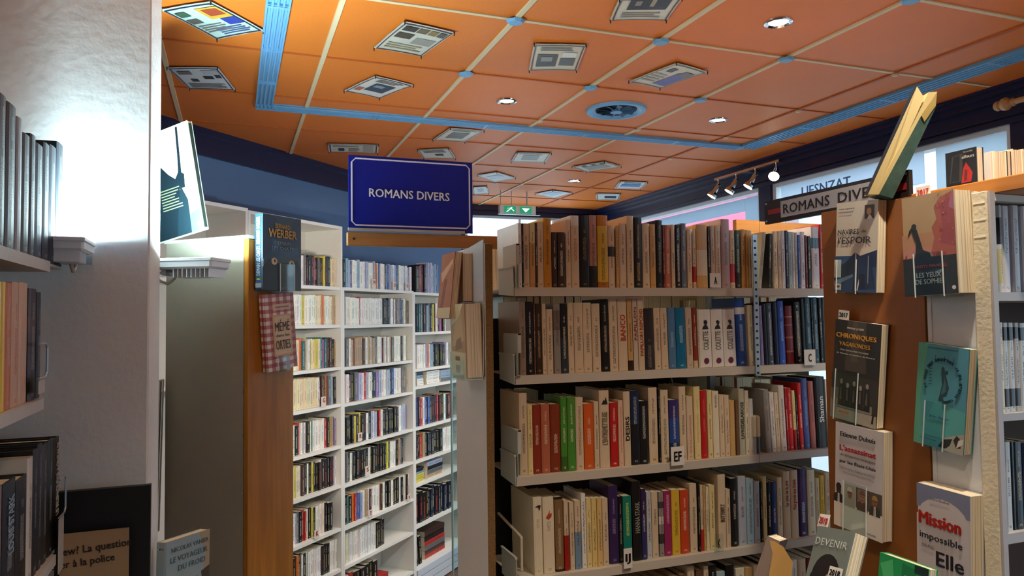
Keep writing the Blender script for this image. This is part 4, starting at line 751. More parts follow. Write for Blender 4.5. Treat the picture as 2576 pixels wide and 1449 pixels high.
# plank lying across the top, books on it
pt = CZ+.277
pk = empty('plank', (1.7, 1.15, TOP+.001)); tag(pk, 'thick varnished plank lying on top of the right bookcase', 'plank')
m = MB(); m.box(1.47-1.7, .82-1.15, 0, 2.2-1.7, 1.50-1.15, pt-TOP-.001); m.obj('board', M_WOODY, pk, bevel=.002)
PX = 1.478; c1, c2, c3 = onX(2375, 386, PX), onX(2455, 367, PX), onX(2383, 468, PX)
c1.z = onX(2415, 378, PX).z; c2.z = c1.z; c3 = Vector((PX, c1.y, pt+.0005))
bk_, w, h = cover_book(c1, c2, c3, .0365*.6, '171416', 'black covered book with a red figure, standing on the plank', 'books on the plank', inkon=0)
E = lambda o, w, h: (lambda pts: [(a*w, b*h) for a, b in pts])
# cover_book puts the page block behind the cover; art on the cover
n = E(bk_, w, h); T = .0365*.6
art(bk_, T, [('3a3630', n([(.15, .1), (.55, .1), (.6, .9), (.25, .85)])), ('171416', n([(.18, .12), (.45, .12), (.5, .86), (.3, .83)])), ('b3261c', n([(.52, .05), (.82, .05), (.88, .3), (.76, .5), (.68, .62), (.6, .48)])), ('6e1a14', n([(.6, .1), (.7, .1), (.72, .4), (.64, .42)]))])
ctext(bk_, T, 'ailleurs', .76*w, .78*h, .09*h, .38*w, 'c8c4bc'); ctext(bk_, T, 'Stendal', .76*w, .92*h, .05*h, .28*w, '9a9690')
plain_row([(2490,2499,381,'wh'),(2501,2531,379,'cr'),(2532,2543,380,'db'),(2546,2572,374,'cr'),(2573,2600,374,'be')], pt, 'standing on the plank, pages outward', 'books on the plank', c2.y+.002, 'fore', dep=.10)
# dark brown aisle sign standing on the case
Ys0, Ys1 = onX(1928, 540, 1.47).y, onX(2292, 470, 1.47).y; zs0, zs1 = TOP+.022, onX(1928, 508, 1.47).z
s2 = empty('aisle_sign', (1.47, Ys0, zs0)); tag(s2, 'dark brown sign reading ROMANS DIVERS on a grey plate above the brown panel', 'sign'); sl = Ys0-Ys1; sH = zs1-zs0
m = MB(); m.box(-.006, -sl, 0, .006, 0, sH); m.obj('panel', mat('dark_brown_varnish', '241c1a', .4), s2)
ya = Ys0-onX(1966, 540, 1.464).y; yb = Ys0-onX(2243, 500, 1.464).y
m = MB(); m.box(-.0085, -yb, sH*.16, -.006, -ya, sH*.86); m.obj('plate', mat('brushed_grey_plate', 'a3a3aa', .4), s2)
m = MB(); m.box(-.0075, -ya, sH*.38, -.006, -ya*.22, sH*.60); m.obj('red_block', mat('dark_red_paint', '8a2024', .4), s2); m = MB(); m.box(-.0075, -sl*.985, sH*.32, -.006, -yb-.006, sH*.56); m.obj('red_block', mat('dark_red_paint', '8a2024', .4), s2)
letter(s2, 'ROMANS', (-.0088, -lerp(ya, yb, .26), sH*.5), (0, -1, 0), (0, 0, 1), sH*.40, (yb-ya)*.46, '1c1a1e', .004, 1.05)
letter(s2, 'DIVERS', (-.0088, -lerp(ya, yb, .77), sH*.5), (0, -1, 0), (0, 0, 1), sH*.40, (yb-ya)*.40, '1c1a1e', .004, 1.05)
m = MB()
for yy, zz in ((-.008, .008), (-.008, sH-.008), (-sl+.008, sH-.008)): m.tube((-.0075, yy, zz), (-.006, yy, zz), .003, n=8)
m.box(-.004, -sl+.02, -.022, .004, -sl+.10, 0); m.box(-.004, -(Ys0-y0)-.10, -.022, .004, -(Ys0-y0)-.02, 0); m.obj('fixing', M_STEEL, s2)
# ---- books hung on the end panel, each behind a clear holder
def holder(o, thick, w, h, y0f, y1f, ztf, label):
    R = o.matrix_world
    r = empty('book_holder', M=R.copy()); tag(r, label, 'book holder', 'clear holders on the end panels')
    m = MB(); t = thick+.0026; m.box(t, y0f*w, -.004, t+.0016, y1f*w, ztf*h); m.box(-.001, y0f*w, -.006, t+.0016, y1f*w, -.004); m.box(-.001, y0f*w, -.004, -.0003, y1f*w, .5*h)
    m.obj('clear_tray', M_CLEAR, r)
    for yy in (y0f*w, y1f*w):
        m = MB(); m.box(t-.0003, yy-.0009, -.004, t+.0019, yy+.0009, ztf*h); m.obj('bright_edge', mat('acrylic_edge', 'e6efef', .2, .6), r)
    pass
def date_card(o, thick, yc, z0, wc, hc, s, ink, label, tilt=0):
    r = empty('date_card', M=o.matrix_world @ Matrix.Translation((thick+.0024, yc, z0))); tag(r, label, 'card', 'date cards tucked on the hung books')
    m = MB(); m.box(0, -wc/2, 0, .0006, wc/2, hc); m.obj('card', mat('card_eceae4', 'eceae4', .5), r)
    letter(r, s, (.0012, 0, hc*.5), (0, 1, tilt), (0, -tilt, 1), hc*.5, wc*.78, ink, .015)
def panel_book(pTL, pTR, pBL, thick, col, label, off=0, **k):
    X = XE-.003-thick-off; return cover_book(onX(*pTL, X), onX(*pTR, X), onX(*pBL, X), thick, col, label, 'paperbacks hung on the brown end panel', **k)
T = .026; o, w, h = panel_book((2103, 512), (2210, 490), (2098, 733), T, 'd3cdbf', 'cream and blue paperback titled NAVIRES de L\'ESPOIR hung on the brown panel'); n = E(o, w, h)
art(o, T, [('34507c', n(rect(0, 0, 1, .40))), ('4a6a94', n([(0, .34), (1, .40), (1, .30), (0, .22)])), ('1c2e50', n([(.0, .28), (.25, .32), (.5, .44), (.62, .40), (1, .46), (1, .28), (.6, .24), (.3, .16), (0, .14)])), ('8aa0bc', n([(0, .12), (.45, .2), (.46, .17), (0, .06)])), ('203454', n([(.45, .02), (.5, .26), (.66, .3), (.9, .28), (.98, .04)])),
           ('c8d4e0', n(rect(.50, .02, .53, .44))), ('a8b8cc', n(rect(.80, .1, .815, .40))), ('dfe6ee', n([(.55, .02), (.575, .02), (.64, .2), (.62, .2)])), ('16223c', n(rect(.6, .04, .74, .2))), ('dcdcd6', n(rect(.0, .16, .17, .36))), ('e8e4dc', n(rect(.02, .02, .18, .09))), ('b03028', n(rect(.06, .045, .14, .07))), ('4a3426', n(rect(.70, .80, .92, .95))), ('c8a070', n(ell(.80*1, .88, .055, .04))), ('e8e8e4', n([(.76, .80), (.88, .80), (.84, .84), (.80, .84)]))])
ctext(o, T, 'rené esperard', .28*w, .925*h, .022*h, .36*w, '3a3a3c'); ctext(o, T, 'roman historique', .26*w, .885*h, .012*h, .3*w, '7a7a78'); ctext(o, T, 'NAVIRES', .33*w, .67*h, .055*h, .50*w, '2e3238'); ctext(o, T, 'de', .70*w, .67*h, .03*h, .1*w, '4a4a4c'); ctext(o, T, "l'ESPOIR", .48*w, .575*h, .075*h, .78*w, '2e3238')
holder(o, T, w, h, .08, .55, .36, 'clear holder carrying the NAVIRES de L\'ESPOIR paperback')
T = .052; o, w, h = panel_book((2265, 502), (2397, 472), (2278, 746), T, 'b39a72', 'thick worn paperback LES YEUX DE SOPHIE with a sunset silhouette cover'); n = E(o, w, h)
blob = [('b58a68', n(rect(0, .38, 1, .62))), ('c08878', n([(0, .38), (1, .38), (1, .5), (.6, .46), (.3, .5), (0, .45)])), ('a85c50', n([(.55, .42), (.62, .56), (.58, .66), (.68, .74), (.64, .86), (.74, .94), (1, .99), (1, .36), (.6, .36)])), ('9c4c52', n([(.72, .5), (.78, .7), (.74, .85), (.9, .93), (1, .9), (1, .45)])), ('a86a86', n([(.9, .84), (.97, .98), (1, .98), (1, .8)]))]
random.seed(5)
for k in range(46):
    a, b_ = random.uniform(.52, .98), random.uniform(.42, .97); s_ = random.uniform(.008, .028)
    if a < .62+.1*b_ and b_ > .6: a += .12
    blob.append((random.choice(['8a3c3e', 'b8685c', '9c4a4a', 'c47a6c']), n([(a, b_), (a+s_, b_+s_*.3), (a+s_*.8, b_+s_), (a-s_*.3, b_+s_*.7)])))
for k in range(20):
    a = random.uniform(0, 1); blob.append(('8c3a2a', n([(a, .36), (a+.03, .37), (a+.045, .42), (a+.02, .40)])))
blob += [('1d2026', n(rect(0, 0, 1, .375))), ('1c2027', n([(.24, .37), (.27, .52), (.22, .60), (.20, .66), (.25, .70), (.30, .66), (.33, .60), (.37, .52), (.40, .45), (.52, .42), (.55, .37)])), ('1c2027', n(ell(.245, .695, .05, .028))), ('1c2027', n([(.21, .70), (.15, .66), (.12, .61), (.14, .60), (.17, .645), (.22, .67)])), ('d8d8d8', n(ell(.93, .06, .035, .02)))]
art(o, T, blob)
ctext(o, T, 'PINTO MANUEL', .53*w, .285*h, .03*h, .62*w, 'a83a34'); ctext(o, T, 'LES YEUX', .48*w, .20*h, .05*h, .46*w, 'b4b8ba'); ctext(o, T, 'DE SOPHIE', .48*w, .135*h, .05*h, .50*w, 'b4b8ba')
holder(o, T, w, h, .22, .76, .42, 'clear holder carrying the LES YEUX DE SOPHIE paperback')
date_card(o, T-.03, .28*w, h*.985, .036, .028, '2017', 'c03a2c', 'white card with red handwritten 2017 above the sunset cover')
T = .026; o, w, h = panel_book((2100, 802), (2218, 800), (2088, 1046), T, '2e2a26', 'dark paperback CHRONIQUES VAGABONDES with an old group photograph'); n = E(o, w, h)
art(o, T, [('4a443a', n([(.3, 1), (.7, 1), (.74, .5), (.28, .5)])), ('5c5240', n([(.42, 1), (.52, 1), (.56, .6), (.4, .6)])), ('3a372f', n(rect(.0, .1, 1, .46))), ('6a685c', n([(0, .12), (.0, .3), (.2, .32), (.14, .12)])), ('8a8878', n(rect(.12, .12, .9, .2))), ('a8a494', n(rect(0, 0, 1, .115))), ('8c887a', n([(0, .0), (.0, .2), (.15, .12), (.1, .0)]))] +
    [(c, n(q)) for k in range(5) for c, q in (('24221e', [(.16+k*.14, .14), (.30+k*.14, .14), (.28+k*.14, .36), (.17+k*.14, .36)]), ('9a9282', ell(.225+k*.14, .385-(k % 2)*.03, .032, .026)), ('6a6458', [(.2+k*.14, .2), (.24+k*.14, .2), (.23+k*.14, .32), (.21+k*.14, .32)]))] +
    [('b8ac90', n(rect(.17, .05, .45, .1))), ('c87a50', n(rect(.19, .065, .42, .088))), ('1a1816', n([(.9, .04), (.94, .04), (.95, .12), (.92, .13)]))])
ctext(o, T, 'PIERRE JOSSE', .48*w, .925*h, .022*h, .36*w, 'd8d4cc'); ctext(o, T, 'CHRONIQUES', .5*w, .845*h, .055*h, .86*w, 'd49a3c', .01); ctext(o, T, 'VAGABONDES', .48*w, .765*h, .042*h, .66*w, 'b88a3c', .01)
ctext(o, T, 'Des manouches inconnus', .48*w, .705*h, .018*h, .6*w, 'c8c4ba'); ctext(o, T, 'de Mamaia au mystere de Renard', .5*w, .665*h, .018*h, .82*w, 'c8c4ba')
holder(o, T, w, h, .1, .60, .5, 'clear holder carrying the CHRONIQUES VAGABONDES paperback')
date_card(o, T-.01, .15*w, h*1.0, .034, .0235, '2017', '2a2826', 'white card with black handwritten year above CHRONIQUES VAGABONDES')
T = .03; o, w, h = panel_book((2100, 1060), (2222, 1078), (2098, 1318), T, 'cbc9cb', 'white paperback L\'assassinat by Etienne Dubuis with four portrait pictures'); n = E(o, w, h)
def face(x, z, s, skin, hat, suit, tie=True):
    q = [(suit, n([(x-s*1.3, z-s*1.5), (x+s*1.3, z-s*1.5), (x+s*1.2, z-s*.7), (x+s*.3, z-s*.35), (x-s*.3, z-s*.35), (x-s*1.2, z-s*.7)])), (skin, n(ell(x, z, s*.62, s*.62))), (hat, n(ell(x, z+s*.22, s*.7, s*.5, 10, 0, 180))), ('241a16', n(rect(x-s*.35, z+.02*s, x-s*.12, z+.12*s))), ('241a16', n(rect(x+s*.12, z+.02*s, x+s*.35, z+.12*s))), ('5a2c22', n(rect(x-s*.2, z-s*.36, x+s*.2, z-s*.27)))]
    if tie: q += [('e8e6e2', n([(x-s*.25, z-s*1.5), (x+s*.25, z-s*1.5), (x+s*.2, z-s*.5), (x-s*.2, z-s*.5)])), ('2a2a30', n(rect(x-s*.06, z-s*1.45, x+s*.06, z-s*.6)))]
    return q
art(o, T, [('e4dfd2', n(rect(0, 0, 1, .24))), ('c4aa94', n(rect(.24, .245, .45, .43))), ('5a4238', n(rect(.47, .24, .72, .43))), ('564c3c', n(rect(.72, .24, .99, .43))), ('a87460', n(rect(.5, .28, .7, .42)))] + face(.1, .36, .085, '2e1e1a', '1a1412', '2c2020') + face(.34, .35, .085, 'a46a50', 'd8d4d0', 'b8a898', False) + face(.60, .35, .085, 'b88468', '7a4a38', '6a3a30', False) + face(.85, .345, .085, '8a5c40', 'a88a48', '34342c'))
ctext(o, T, 'Etienne Dubuis', .5*w, .90*h, .045*h, .72*w, '2c2a2c', .01); ctext(o, T, "L'assassinat", .5*w, .77*h, .055*h, .74*w, 'a3262e', .02); ctext(o, T, 'de dirigeants étrangers', .5*w, .70*h, .026*h, .72*w, '6a686c')
ctext(o, T, 'par les États-Unis', .5*w, .64*h, .045*h, .74*w, '2c2a2c', .008); ctext(o, T, 'Un siècle de complots au service', .5*w, .575*h, .017*h, .72*w, '8a888c'); ctext(o, T, 'de la puissance américaine', .5*w, .54*h, .017*h, .58*w, '8a888c'); ctext(o, T, 'FAVRE', .8*w, .035*h, .018*h, .17*w, '6a6a6a')
holder(o, T, w, h, .22, .70, .46, 'clear holder carrying the L\'assassinat paperback')
T = .026; o, w, h = panel_book((2312, 860), (2440, 860), (2298, 1110), T, '4f9aa0', 'turquoise green paperback with a circle of handwritten letters and ink drawing', off=.0); n = E(o, w, h)
art(o, T, [('5aa488', n([(0, 0), (.16, 0), (.1, .5), (.2, 1), (0, 1)])), ('4f94a8', n(rect(.55, .4, 1, 1))), ('58a8a6', n([(.1, .1), (1, .12), (1, .4), (.4, .45)])), ('a8a898', n([(.62, 0), (1, 0), (1, .2), (.8, .16), (.62, .12)])), ('262a2a', n([(.50, .02), (.60, .10), (.78, .13), (.74, .06), (.66, .02)])), ('33302e', n([(.8, .12), (.86, .17), (.92, .15), (.95, .06), (.86, .05)])), ('d8d8ce', n([(.86, .05), (.98, .1), (.99, .15), (.9, .13)]))] +
    [('24464e', n([(.46, .46), (.52, .62), (.49, .74), (.55, .78), (.60, .70), (.66, .60), (.62, .52), (.55, .50), (.58, .46)])), ('3a6a74', n([(.5, .52), (.56, .66), (.54, .72), (.6, .64), (.6, .56)])), ('24464e', n(ell(.52, .77, .03, .025))), ('24464e', n(ell(.60, .745, .03, .022)))] +
    [('2c5a66', n([(.35+k*.06, .82), (.36+k*.06, .82), (.37+k*.06, .9-(k % 3)*.02), (.355+k*.06, .9-(k % 3)*.02)])) for k in range(7)] + [('2c5a66', n([(.25, .6+k*.03), (.31, .61+k*.03), (.31, .618+k*.03), (.25, .608+k*.03)])) for k in range(7)])
for k, ch in enumerate('et vous les amoureux de la grande ville'):
    if ch == ' ': continue
    a = math.radians(205 - k*7.6); ctext(o, T, ch, (.53+.36*math.cos(a))*w, (.66+.205*math.sin(a))*h, .026*h, .035*w, '1e3c46', .01, 'circle_letter', math.degrees(a)-90)
ctext(o, T, 'COLLECTION DE ROMANS NOUVEAUX', .5*w, .965*h, .012*h, .6*w, '2a5a6a'); ctext(o, T, 'Jean Agnes', .5*w, .30*h, .03*h, .4*w, '2a6a86'); ctext(o, T, 'vu sous la lampe amie', .3*w, .07*h, .014*h, .34*w, '3a7a72')
holder(o, T, w, h, .22, .62, .44, 'clear holder carrying the turquoise paperback')
T = .04; o, w, h = panel_book((2306, 1213), (2440, 1243), (2308, 1500), T, 'c9c5c6', 'white paperback titled Mission impossible sans Elle with red lettering'); n = E(o, w, h)
art(o, T, [('7c84a0', n(rect(0, .80, 1, 1))), ('cac6c8', n(ell(.5, .72, .485, .19, 20))), ('cac6c8', n(rect(0, 0, .985, .74))), ('d8d2c0', n(rect(.16, .1, .86, .26)))])
ctext(o, T, 'Liora Keshet', .46*w, .895*h, .022*h, .36*w, '6a6a70'); ctext(o, T, 'Mission', .45*w, .715*h, .105*h, .78*w, 'a82418', .03); ctext(o, T, 'impossible', .47*w, .56*h, .075*h, .80*w, '2c2a2e', .005); ctext(o, T, 'sans', .22*w, .475*h, .028*h, .24*w, '8a8684'); ctext(o, T, 'Elle', .64*w, .40*h, .12*h, .5*w, '26242a', .012)
holder(o, T, w, h, .14, .86, .26, 'clear holder carrying the Mission impossible sans Elle paperback')
# ---- leaning books low on the panel
def tilted(pTL, pTR, pBL, dTL, dTR, dBL, thick, col, label, group='books leaning at the foot of the brown panel', **k): return cover_book(atD(*pTL, dTL), atD(*pTR, dTR), atD(*pBL, dBL), thick, col, label, group, **k)
T = .03; o, w, h = tilted((2057, 1322), (2143, 1369), (2010, 1505), 1.60, 1.46, 1.56, T, '76837f', 'grey green book DEVENIR with a portrait of a dark haired woman'); n = E(o, w, h)
art(o, T, [('17161a', n(ell(.52, .36, .36, .30, 20))), ('17161a', n([(.10, .0), (.14, .36), (.4, .55), (.7, .4), (.8, .2), (.5, 0)])), ('a8755a', n(ell(.66, .26, .17, .22, 18))), ('17161a', n([(.42, .46), (.80, .50), (.86, .3), (.72, .43), (.56, .40), (.47, .2)])), ('20150f', n(rect(.55, .30, .64, .315))), ('20150f', n(rect(.70, .30, .80, .315))), ('e8e4e0', n(rect(.57, .275, .62, .288))), ('2a1a14', n(rect(.585, .275, .605, .288))), ('e8e4e0', n(rect(.73, .275, .78, .288))), ('2a1a14', n(rect(.745, .275, .765, .288))), ('8a5640', n([(.66, .28), (.70, .22), (.64, .215)])), ('8a3438', n(ell(.66, .165, .05, .014)))])
ctext(o, T, 'DEVENIR', .5*w, .80*h, .095*h, .84*w, 'c8d0cc', 0, spacing=1.15)
date_card(o, T-.004, .12*w, h*.99, .04, .028, '2018', 'b03238', 'white card with red handwritten 2018 on top of DEVENIR', -.05)
date_card(o, T+.004, .98*w-.018, h*.36, .046, .024, '2018', '1e1c1e', 'white card with black 2018 in front of the portrait book')
T = .022; o, w, h = tilted((2211, 1388), (2336, 1437), (2200, 1520), 1.36, 1.26, 1.35, T, '1f9a54', 'bright green mottled book at the bottom edge, right of DEVENIR'); n = E(o, w, h)
art(o, T, [('4cb870', n([(.05, .8), (.3, .95), (.35, .6), (.2, .4)])), ('8ccf8c', n([(.08, .4), (.2, .6), (.28, .35), (.16, .2)])), ('147a44', n([(.5, .95), (.8, .9), (.7, .5), (.5, .6)])), ('14302a', n(rect(.74, .84, 1, .99)))])
ctext(o, T, 'Bertrand', .78*w, .70*h, .09*h, .42*w, '8cd0a0'); ctext(o, T, 'SANS', .75*w, .52*h, .1*h, .4*w, 'e0eee4', .01)
T = .03; o, w, h = tilted((1962, 1362), (1985, 1350), (1915, 1500), 1.75, 1.86, 1.74, T, '8a7a70', 'dog-eared open book with curling cream pages at the bottom edge', None)
m = MB(); a = [(0, 0, h), (.03, 0, h-.004), (.055, .01, h-.03), (.05, .02, h-.12), (.0, .0, h-.12)]
R = o.matrix_world
pp = [(1936, 1359), (1949, 1362), (1970, 1375), (1995, 1415), (1960, 1409), (1944, 1392)]
F0_ = [R.inverted() @ atD(u, v, 1.70) for u, v in pp]; m.quad(F0_)
q2 = [(1960, 1409), (1995, 1415), (1985, 1500), (1935, 1500)]; m.quad([R.inverted() @ atD(u, v, 1.70) for u, v in q2]); m.quad([R.inverted() @ atD(u, v, 1.70) for u, v in [(1944, 1392), (1960, 1409), (1935, 1500), (1925, 1500)]])
m.obj('curled_pages', mat('curled_paper', 'e2b26a', .8), o)
# opened hardback leaning on top of the case
r = empty('open_book', onX(2225, 490, 1.49)); tag(r, 'opened green marbled hardback leaning on top of the brown panel, cream pages fanned', 'book'); iv = r.location.copy()
def leaf(name, pts, d0, d1, thickv, m, bev=0):
    f = [atD(u, v, lerp(d0, d1, t))-iv for u, v, t in pts]; b = MB(); k = len(f); th = Vector(thickv); bb = [p+th for p in f]
    b.quad(f); b.quad(list(reversed(bb)))
    for i in range(k): b.quad([f[(i+1) % k], f[i], bb[i], bb[(i+1) % k]])
    return b.obj(name, m, r)
M_OLDPAGE = mat('aged_paper', 'e0cf96', .8)
leaf('front_leaf', [(2183, 489, 0), (2307, 217, 1), (2325, 246, 1), (2222, 470, 0), (2205, 489, 0)], 1.72, 1.66, (.012, .022, 0), M_OLDPAGE)
leaf('front_cover', [(2180, 489, 0), (2305, 216, 1), (2307, 217, 1), (2184, 489, 0)], 1.72, 1.66, (.003, .010, 0), mat('dark_cloth', '2a3440', .6))
leaf('page_block', [(2200, 489, 0), (2336, 232, 1), (2358, 231, 1), (2322, 285, .8), (2215, 489, 0)], 1.72, 1.66, (.014, .03, 0), M_OLDPAGE)
cv = leaf('marbled_cover', [(2211, 489, 0), (2320, 286, .8), (2358, 232, 1), (2354, 270, .9), (2246, 499, 0)], 1.72, 1.66, (.010, .04, 0), mat('green_marbled_cloth', '3c5a54', .6, vary=.5, vscale=60))
leaf('corner_patch', [(2318, 290, .8), (2357, 234, 1), (2354, 266, .9), (2326, 306, .75)], 1.718, 1.658, (.003, .004, 0), mat('tan_leather', 'b09a5c', .6))
# ================================================================== LEFT: CABINET, PILLAR, SHELF
# near cabinet at 45 degrees, its side in grey-green board and its end in pine
K = atD(615, 900, 2.30); K.z = 0; KT = CZ+.27
ncr = empty('cabinet', K); tag(ncr, 'tall cabinet with grey green side and orange pine end board beside the pillar', 'cabinet')
def kb(name, m, s0, s1, t0, t1, z0, z1, parent=ncr, bevel=0):      # s along DL, t into the wall side (-NL)
    b = MB(); P = [DL*s0-NL*t0, DL*s1-NL*t0, DL*s1-NL*t1, DL*s0-NL*t1]; b.hexa([(p.x, p.y, z0) for p in P]+[(p.x, p.y, z1) for p in P]); return b.obj(name, m, parent, bevel=bevel)
sw_ = (onP(728, 900, K, NL)-onP(615, 900, K, NL)).length*1.0
kb('side_panel', mat('grey_green_board', 'a5a08e', .75, .2, bump=.08, bscale=40, vary=.04), 0, .012, .004, .34, 0, KT-.01)
kb('pine_end_board', M_WOOD, -.004, sw_, -.018, 0, 0, KT-.012, bevel=.002)
kb('inner_side', M_WHITE, sw_-.014, sw_, .002, .34, 0, KT-.012)
kb('top_board', mat('cream_paint', 'dcdccc', .6), -.006, sw_+.004, -.02, .345, KT-.01, KT)
b = MB()
for v in (985, 1095, 1145, 1240): p = onP(611, v, K+DL*-.0, DL)-K; b.tube(p-DL*.003+Vector((0, 0, 0)), p-DL*.0005, .0035, n=8)
b.obj('screw_head', M_STEEL, ncr)
# unseen spotlight added behind the cabinet to light the tall white bookcase
cp = K + DL*(sw_+.075) - NL*.10; cp.z = CZ+.10; r = empty('added_spotlight', cp); tag(r, 'added unseen spotlight on the back of the pine ended cabinet', 'spotlight')
tg = (P0+NL*.3+DL*.85); tg.z = CZ-.12; ax = (tg-cp).normalized(); m = MB(); m.tube(-ax*.05, (0, 0, 0), .02, .035, 16); m.tube(-ax*.05, -ax*.05-DL*.045, .005); m.obj('shade', M_CHROME, r)
light('added_spot_beam', 'SPOT', cp+ax*.01, 26, (1, .90, .72), tg, spot_size=.95, spot_blend=.45, shadow_soft_size=.02)
# the two books hung on the pine end board
def board_pt(u, v, off): return onP(u, v, K+NL*off, NL)
T = .034; off = .018+.004+T
o, w, h = cover_book(board_pt(661, 536, off), board_pt(757, 549, off), board_pt(661, 729, off), T, '1d4058', 'dark blue paperback DEMAIN LES CHATS by BERNARD WERBER hung on pine board', 'paperbacks hung on the pine end board', ink='e8f4e0', inkon=0); n = E(o, w, h)
art(o, T, [('1c3a5a', n([(0, 1), (.3, 1), (.5, .8), (.9, 1), (1, 1), (1, .45), (.6, .5), (.3, .62), (0, .4)])), ('28507a', n([(.25, .7), (.55, .55), (.9, .6), (.95, .5), (.5, .45), (.2, .5)])), ('12222e', n(rect(0, 0, 1, .3))), ('0e1a24', n([(.0, .3), (.15, .42), (.35, .36), (.7, .38), (.9, .42), (1, .3)])), ('c9b896', n(ell(.29, .385, .075, .048))), ('16181a', n([(.29, .42), (.33, .39), (.30, .365), (.27, .39)])), ('c9b896', n(ell(.74, .365, .075, .048))), ('16181a', n([(.74, .40), (.78, .375), (.75, .345), (.72, .37)])), ('2a3a42', n(rect(.42, 0, .8, .36)))])
ctext(o, T, 'BERNARD', .5*w, .86*h, .06*h, .38*w, 'b89a5a', .015); ctext(o, T, 'WERBER', .5*w, .76*h, .105*h, .72*w, 'c0a25c', .025); ctext(o, T, 'DEMAIN', .5*w, .635*h, .045*h, .42*w, '8aa2b4'); ctext(o, T, 'LES CHATS', .5*w, .565*h, .045*h, .56*w, '8aa2b4'); ctext(o, T, 'ROMAN', .5*w, .50*h, .012*h, .16*w, '6a8290'); ctext(o, T, 'ALBIN MICHEL', .6*w, .035*h, .02*h, .3*w, '8a989c')
letter(o, 'BERNARD WERBER', (T*.5, -.0008, h*.78), (0, 0, 1), (-1, 0, 0), T*.42, h*.36, 'd8f0c0', .02, name='spine_lettering'); letter(o, 'DEMAIN LES CHATS', (T*.5, -.0008, h*.38), (0, 0, 1), (-1, 0, 0), T*.42, h*.38, 'b8ccd8', .02, name='spine_lettering')
m = MB(); m.box(T*.3, -.0009, h*.13, T*.7, -.0003, h*.15); m.obj('spine_dot', mat('lime_print', 'c8c84a', .5), o)
m = MB(); m.box(T*.15, -.0009, h*.03, T*.85, -.0003, h*.09); m.obj('publisher_mark', mat('pale_print', 'a8b4bc', .5), o)
holder(o, T, w, h, .42, .80, .36, 'clear holder carrying the DEMAIN LES CHATS paperback')
T = .022; off = .018+.004+T
o, w, h = cover_book(board_pt(664, 741, off), board_pt(738, 748, off), board_pt(676, 937, off), T, '9c3a34', 'red gingham paperback MEME DANS LES ORTIES hung below DEMAIN LES CHATS', 'paperbacks hung on the pine end board', inkon=0); n = E(o, w, h)
gp = []
N1, N2 = 8, 20
for i in range(N1):
    for j in range(N2):
        if i % 2 == 0 and j % 2 == 0: gp.append(('ece0d8', n(rect(i/N1, j/N2, (i+1)/N1, (j+1)/N2))))
        elif i % 2 == 0 or j % 2 == 0: gp.append(('bf7068', n(rect(i/N1, j/N2, (i+1)/N1, (j+1)/N2))))
m = MB()
for c, pts in gp: m.quad([(T+.0004, p[0], p[1]) for p in pts], 0, c)
for i in range(3):
    for j in range(N2): m.quad([(T*i/3, -.0006, h*j/N2), (T*(i+1)/3, -.0006, h*j/N2), (T*(i+1)/3, -.0006, h*(j+1)/N2), (T*i/3, -.0006, h*(j+1)/N2)], 0, 'ece0d8' if (i % 2 == 0 and j % 2 == 0) else 'bf7068' if (i % 2 == 0 or j % 2 == 0) else '9c3a34')
m.obj('gingham_print', PRINT, o, colors=True)
m = MB(); m.quad([(T+.0009, *p) for p in n(rect(.22, .18, .86, .72))], 0, 'd2a868'); m.quad([(T+.0011, *p) for p in n(rect(.26, .20, .82, .70))], 0, 'dcc39a'); m.quad([(T+.0009, *p) for p in n(rect(.26, .78, .86, .86))], 0, 'd8b8a0'); m.obj('title_panel', PRINT, o, colors=True)
ctext(o, T+.0004, 'MÉMÉ', .54*w, .58*h, .15*h, .50*w, '3a2c26', .0); ctext(o, T+.0004, 'dans les', .54*w, .45*h, .04*h, .46*w, '4a3a30'); ctext(o, T+.0004, 'ORTIES', .54*w, .325*h, .12*h, .50*w, '3a2c26'); ctext(o, T+.0004, 'AURELIE VALOGNES', .56*w, .82*h, .018*h, .46*w, '8a4a40')
holder(o, T, w, h, .3, .7, .18, 'clear holder carrying the MEME DANS LES ORTIES paperback')
# album leaning on the cabinet top
T = .02; o, w, h = cover_book(atD(352, 330, 2.44), atD(481, 306, 2.34), atD(392, 592, 2.42), T, 'c4d2cc', 'large album with a silhouette holding a rifle, standing on the cabinet top', inkon=0, t=.003); n = E(o, w, h)
o.location.z -= .030; o.location.x -= .008; art(o, T, [('dfe8dc', n(rect(0, .45, 1, 1))), ('e4c8a0', n([(0, .2), (1, .25), (1, .55), (.5, .5), (0, .6)])), ('8a7a70', n(rect(.0, 0, 1, .22))), ('5a6a78', n([(.6, 0), (1, 0), (1, .2), (.75, .16)])), ('14262e', n([(.0, 0), (.72, 0), (.70, .25), (.66, .5), (.5, .58), (.36, .68), (.22, .72), (0, .7)])), ('14262e', n(ell(.28, .82, .13, .10))), ('14262e', n([(.66, .42), (.74, .44), (.80, .98), (.76, .98), (.72, .7)])), ('14262e', n([(.6, .42), (.78, .42), (.80, .54), (.70, .58), (.62, .52)])), ('1a3038', n([(.5, .0), (.78, .0), (.80, .3), (.7, .45), (.62, .3)])), ('d8d4d0', n(ell(.93, .06, .03, .022)))] +
    [('8a9670', n(rect(.30, .44-.026*k, .30+.4*random.uniform(.6, 1), .45-.026*k))) for k in range(8)])
m = MB(); m.box(T*.2, w+.0003, h*.02, T*.8, w+.0008, h*.98); m.obj('dark_back_edge', mat('dark_green_spine', '1c2a24', .5), o)
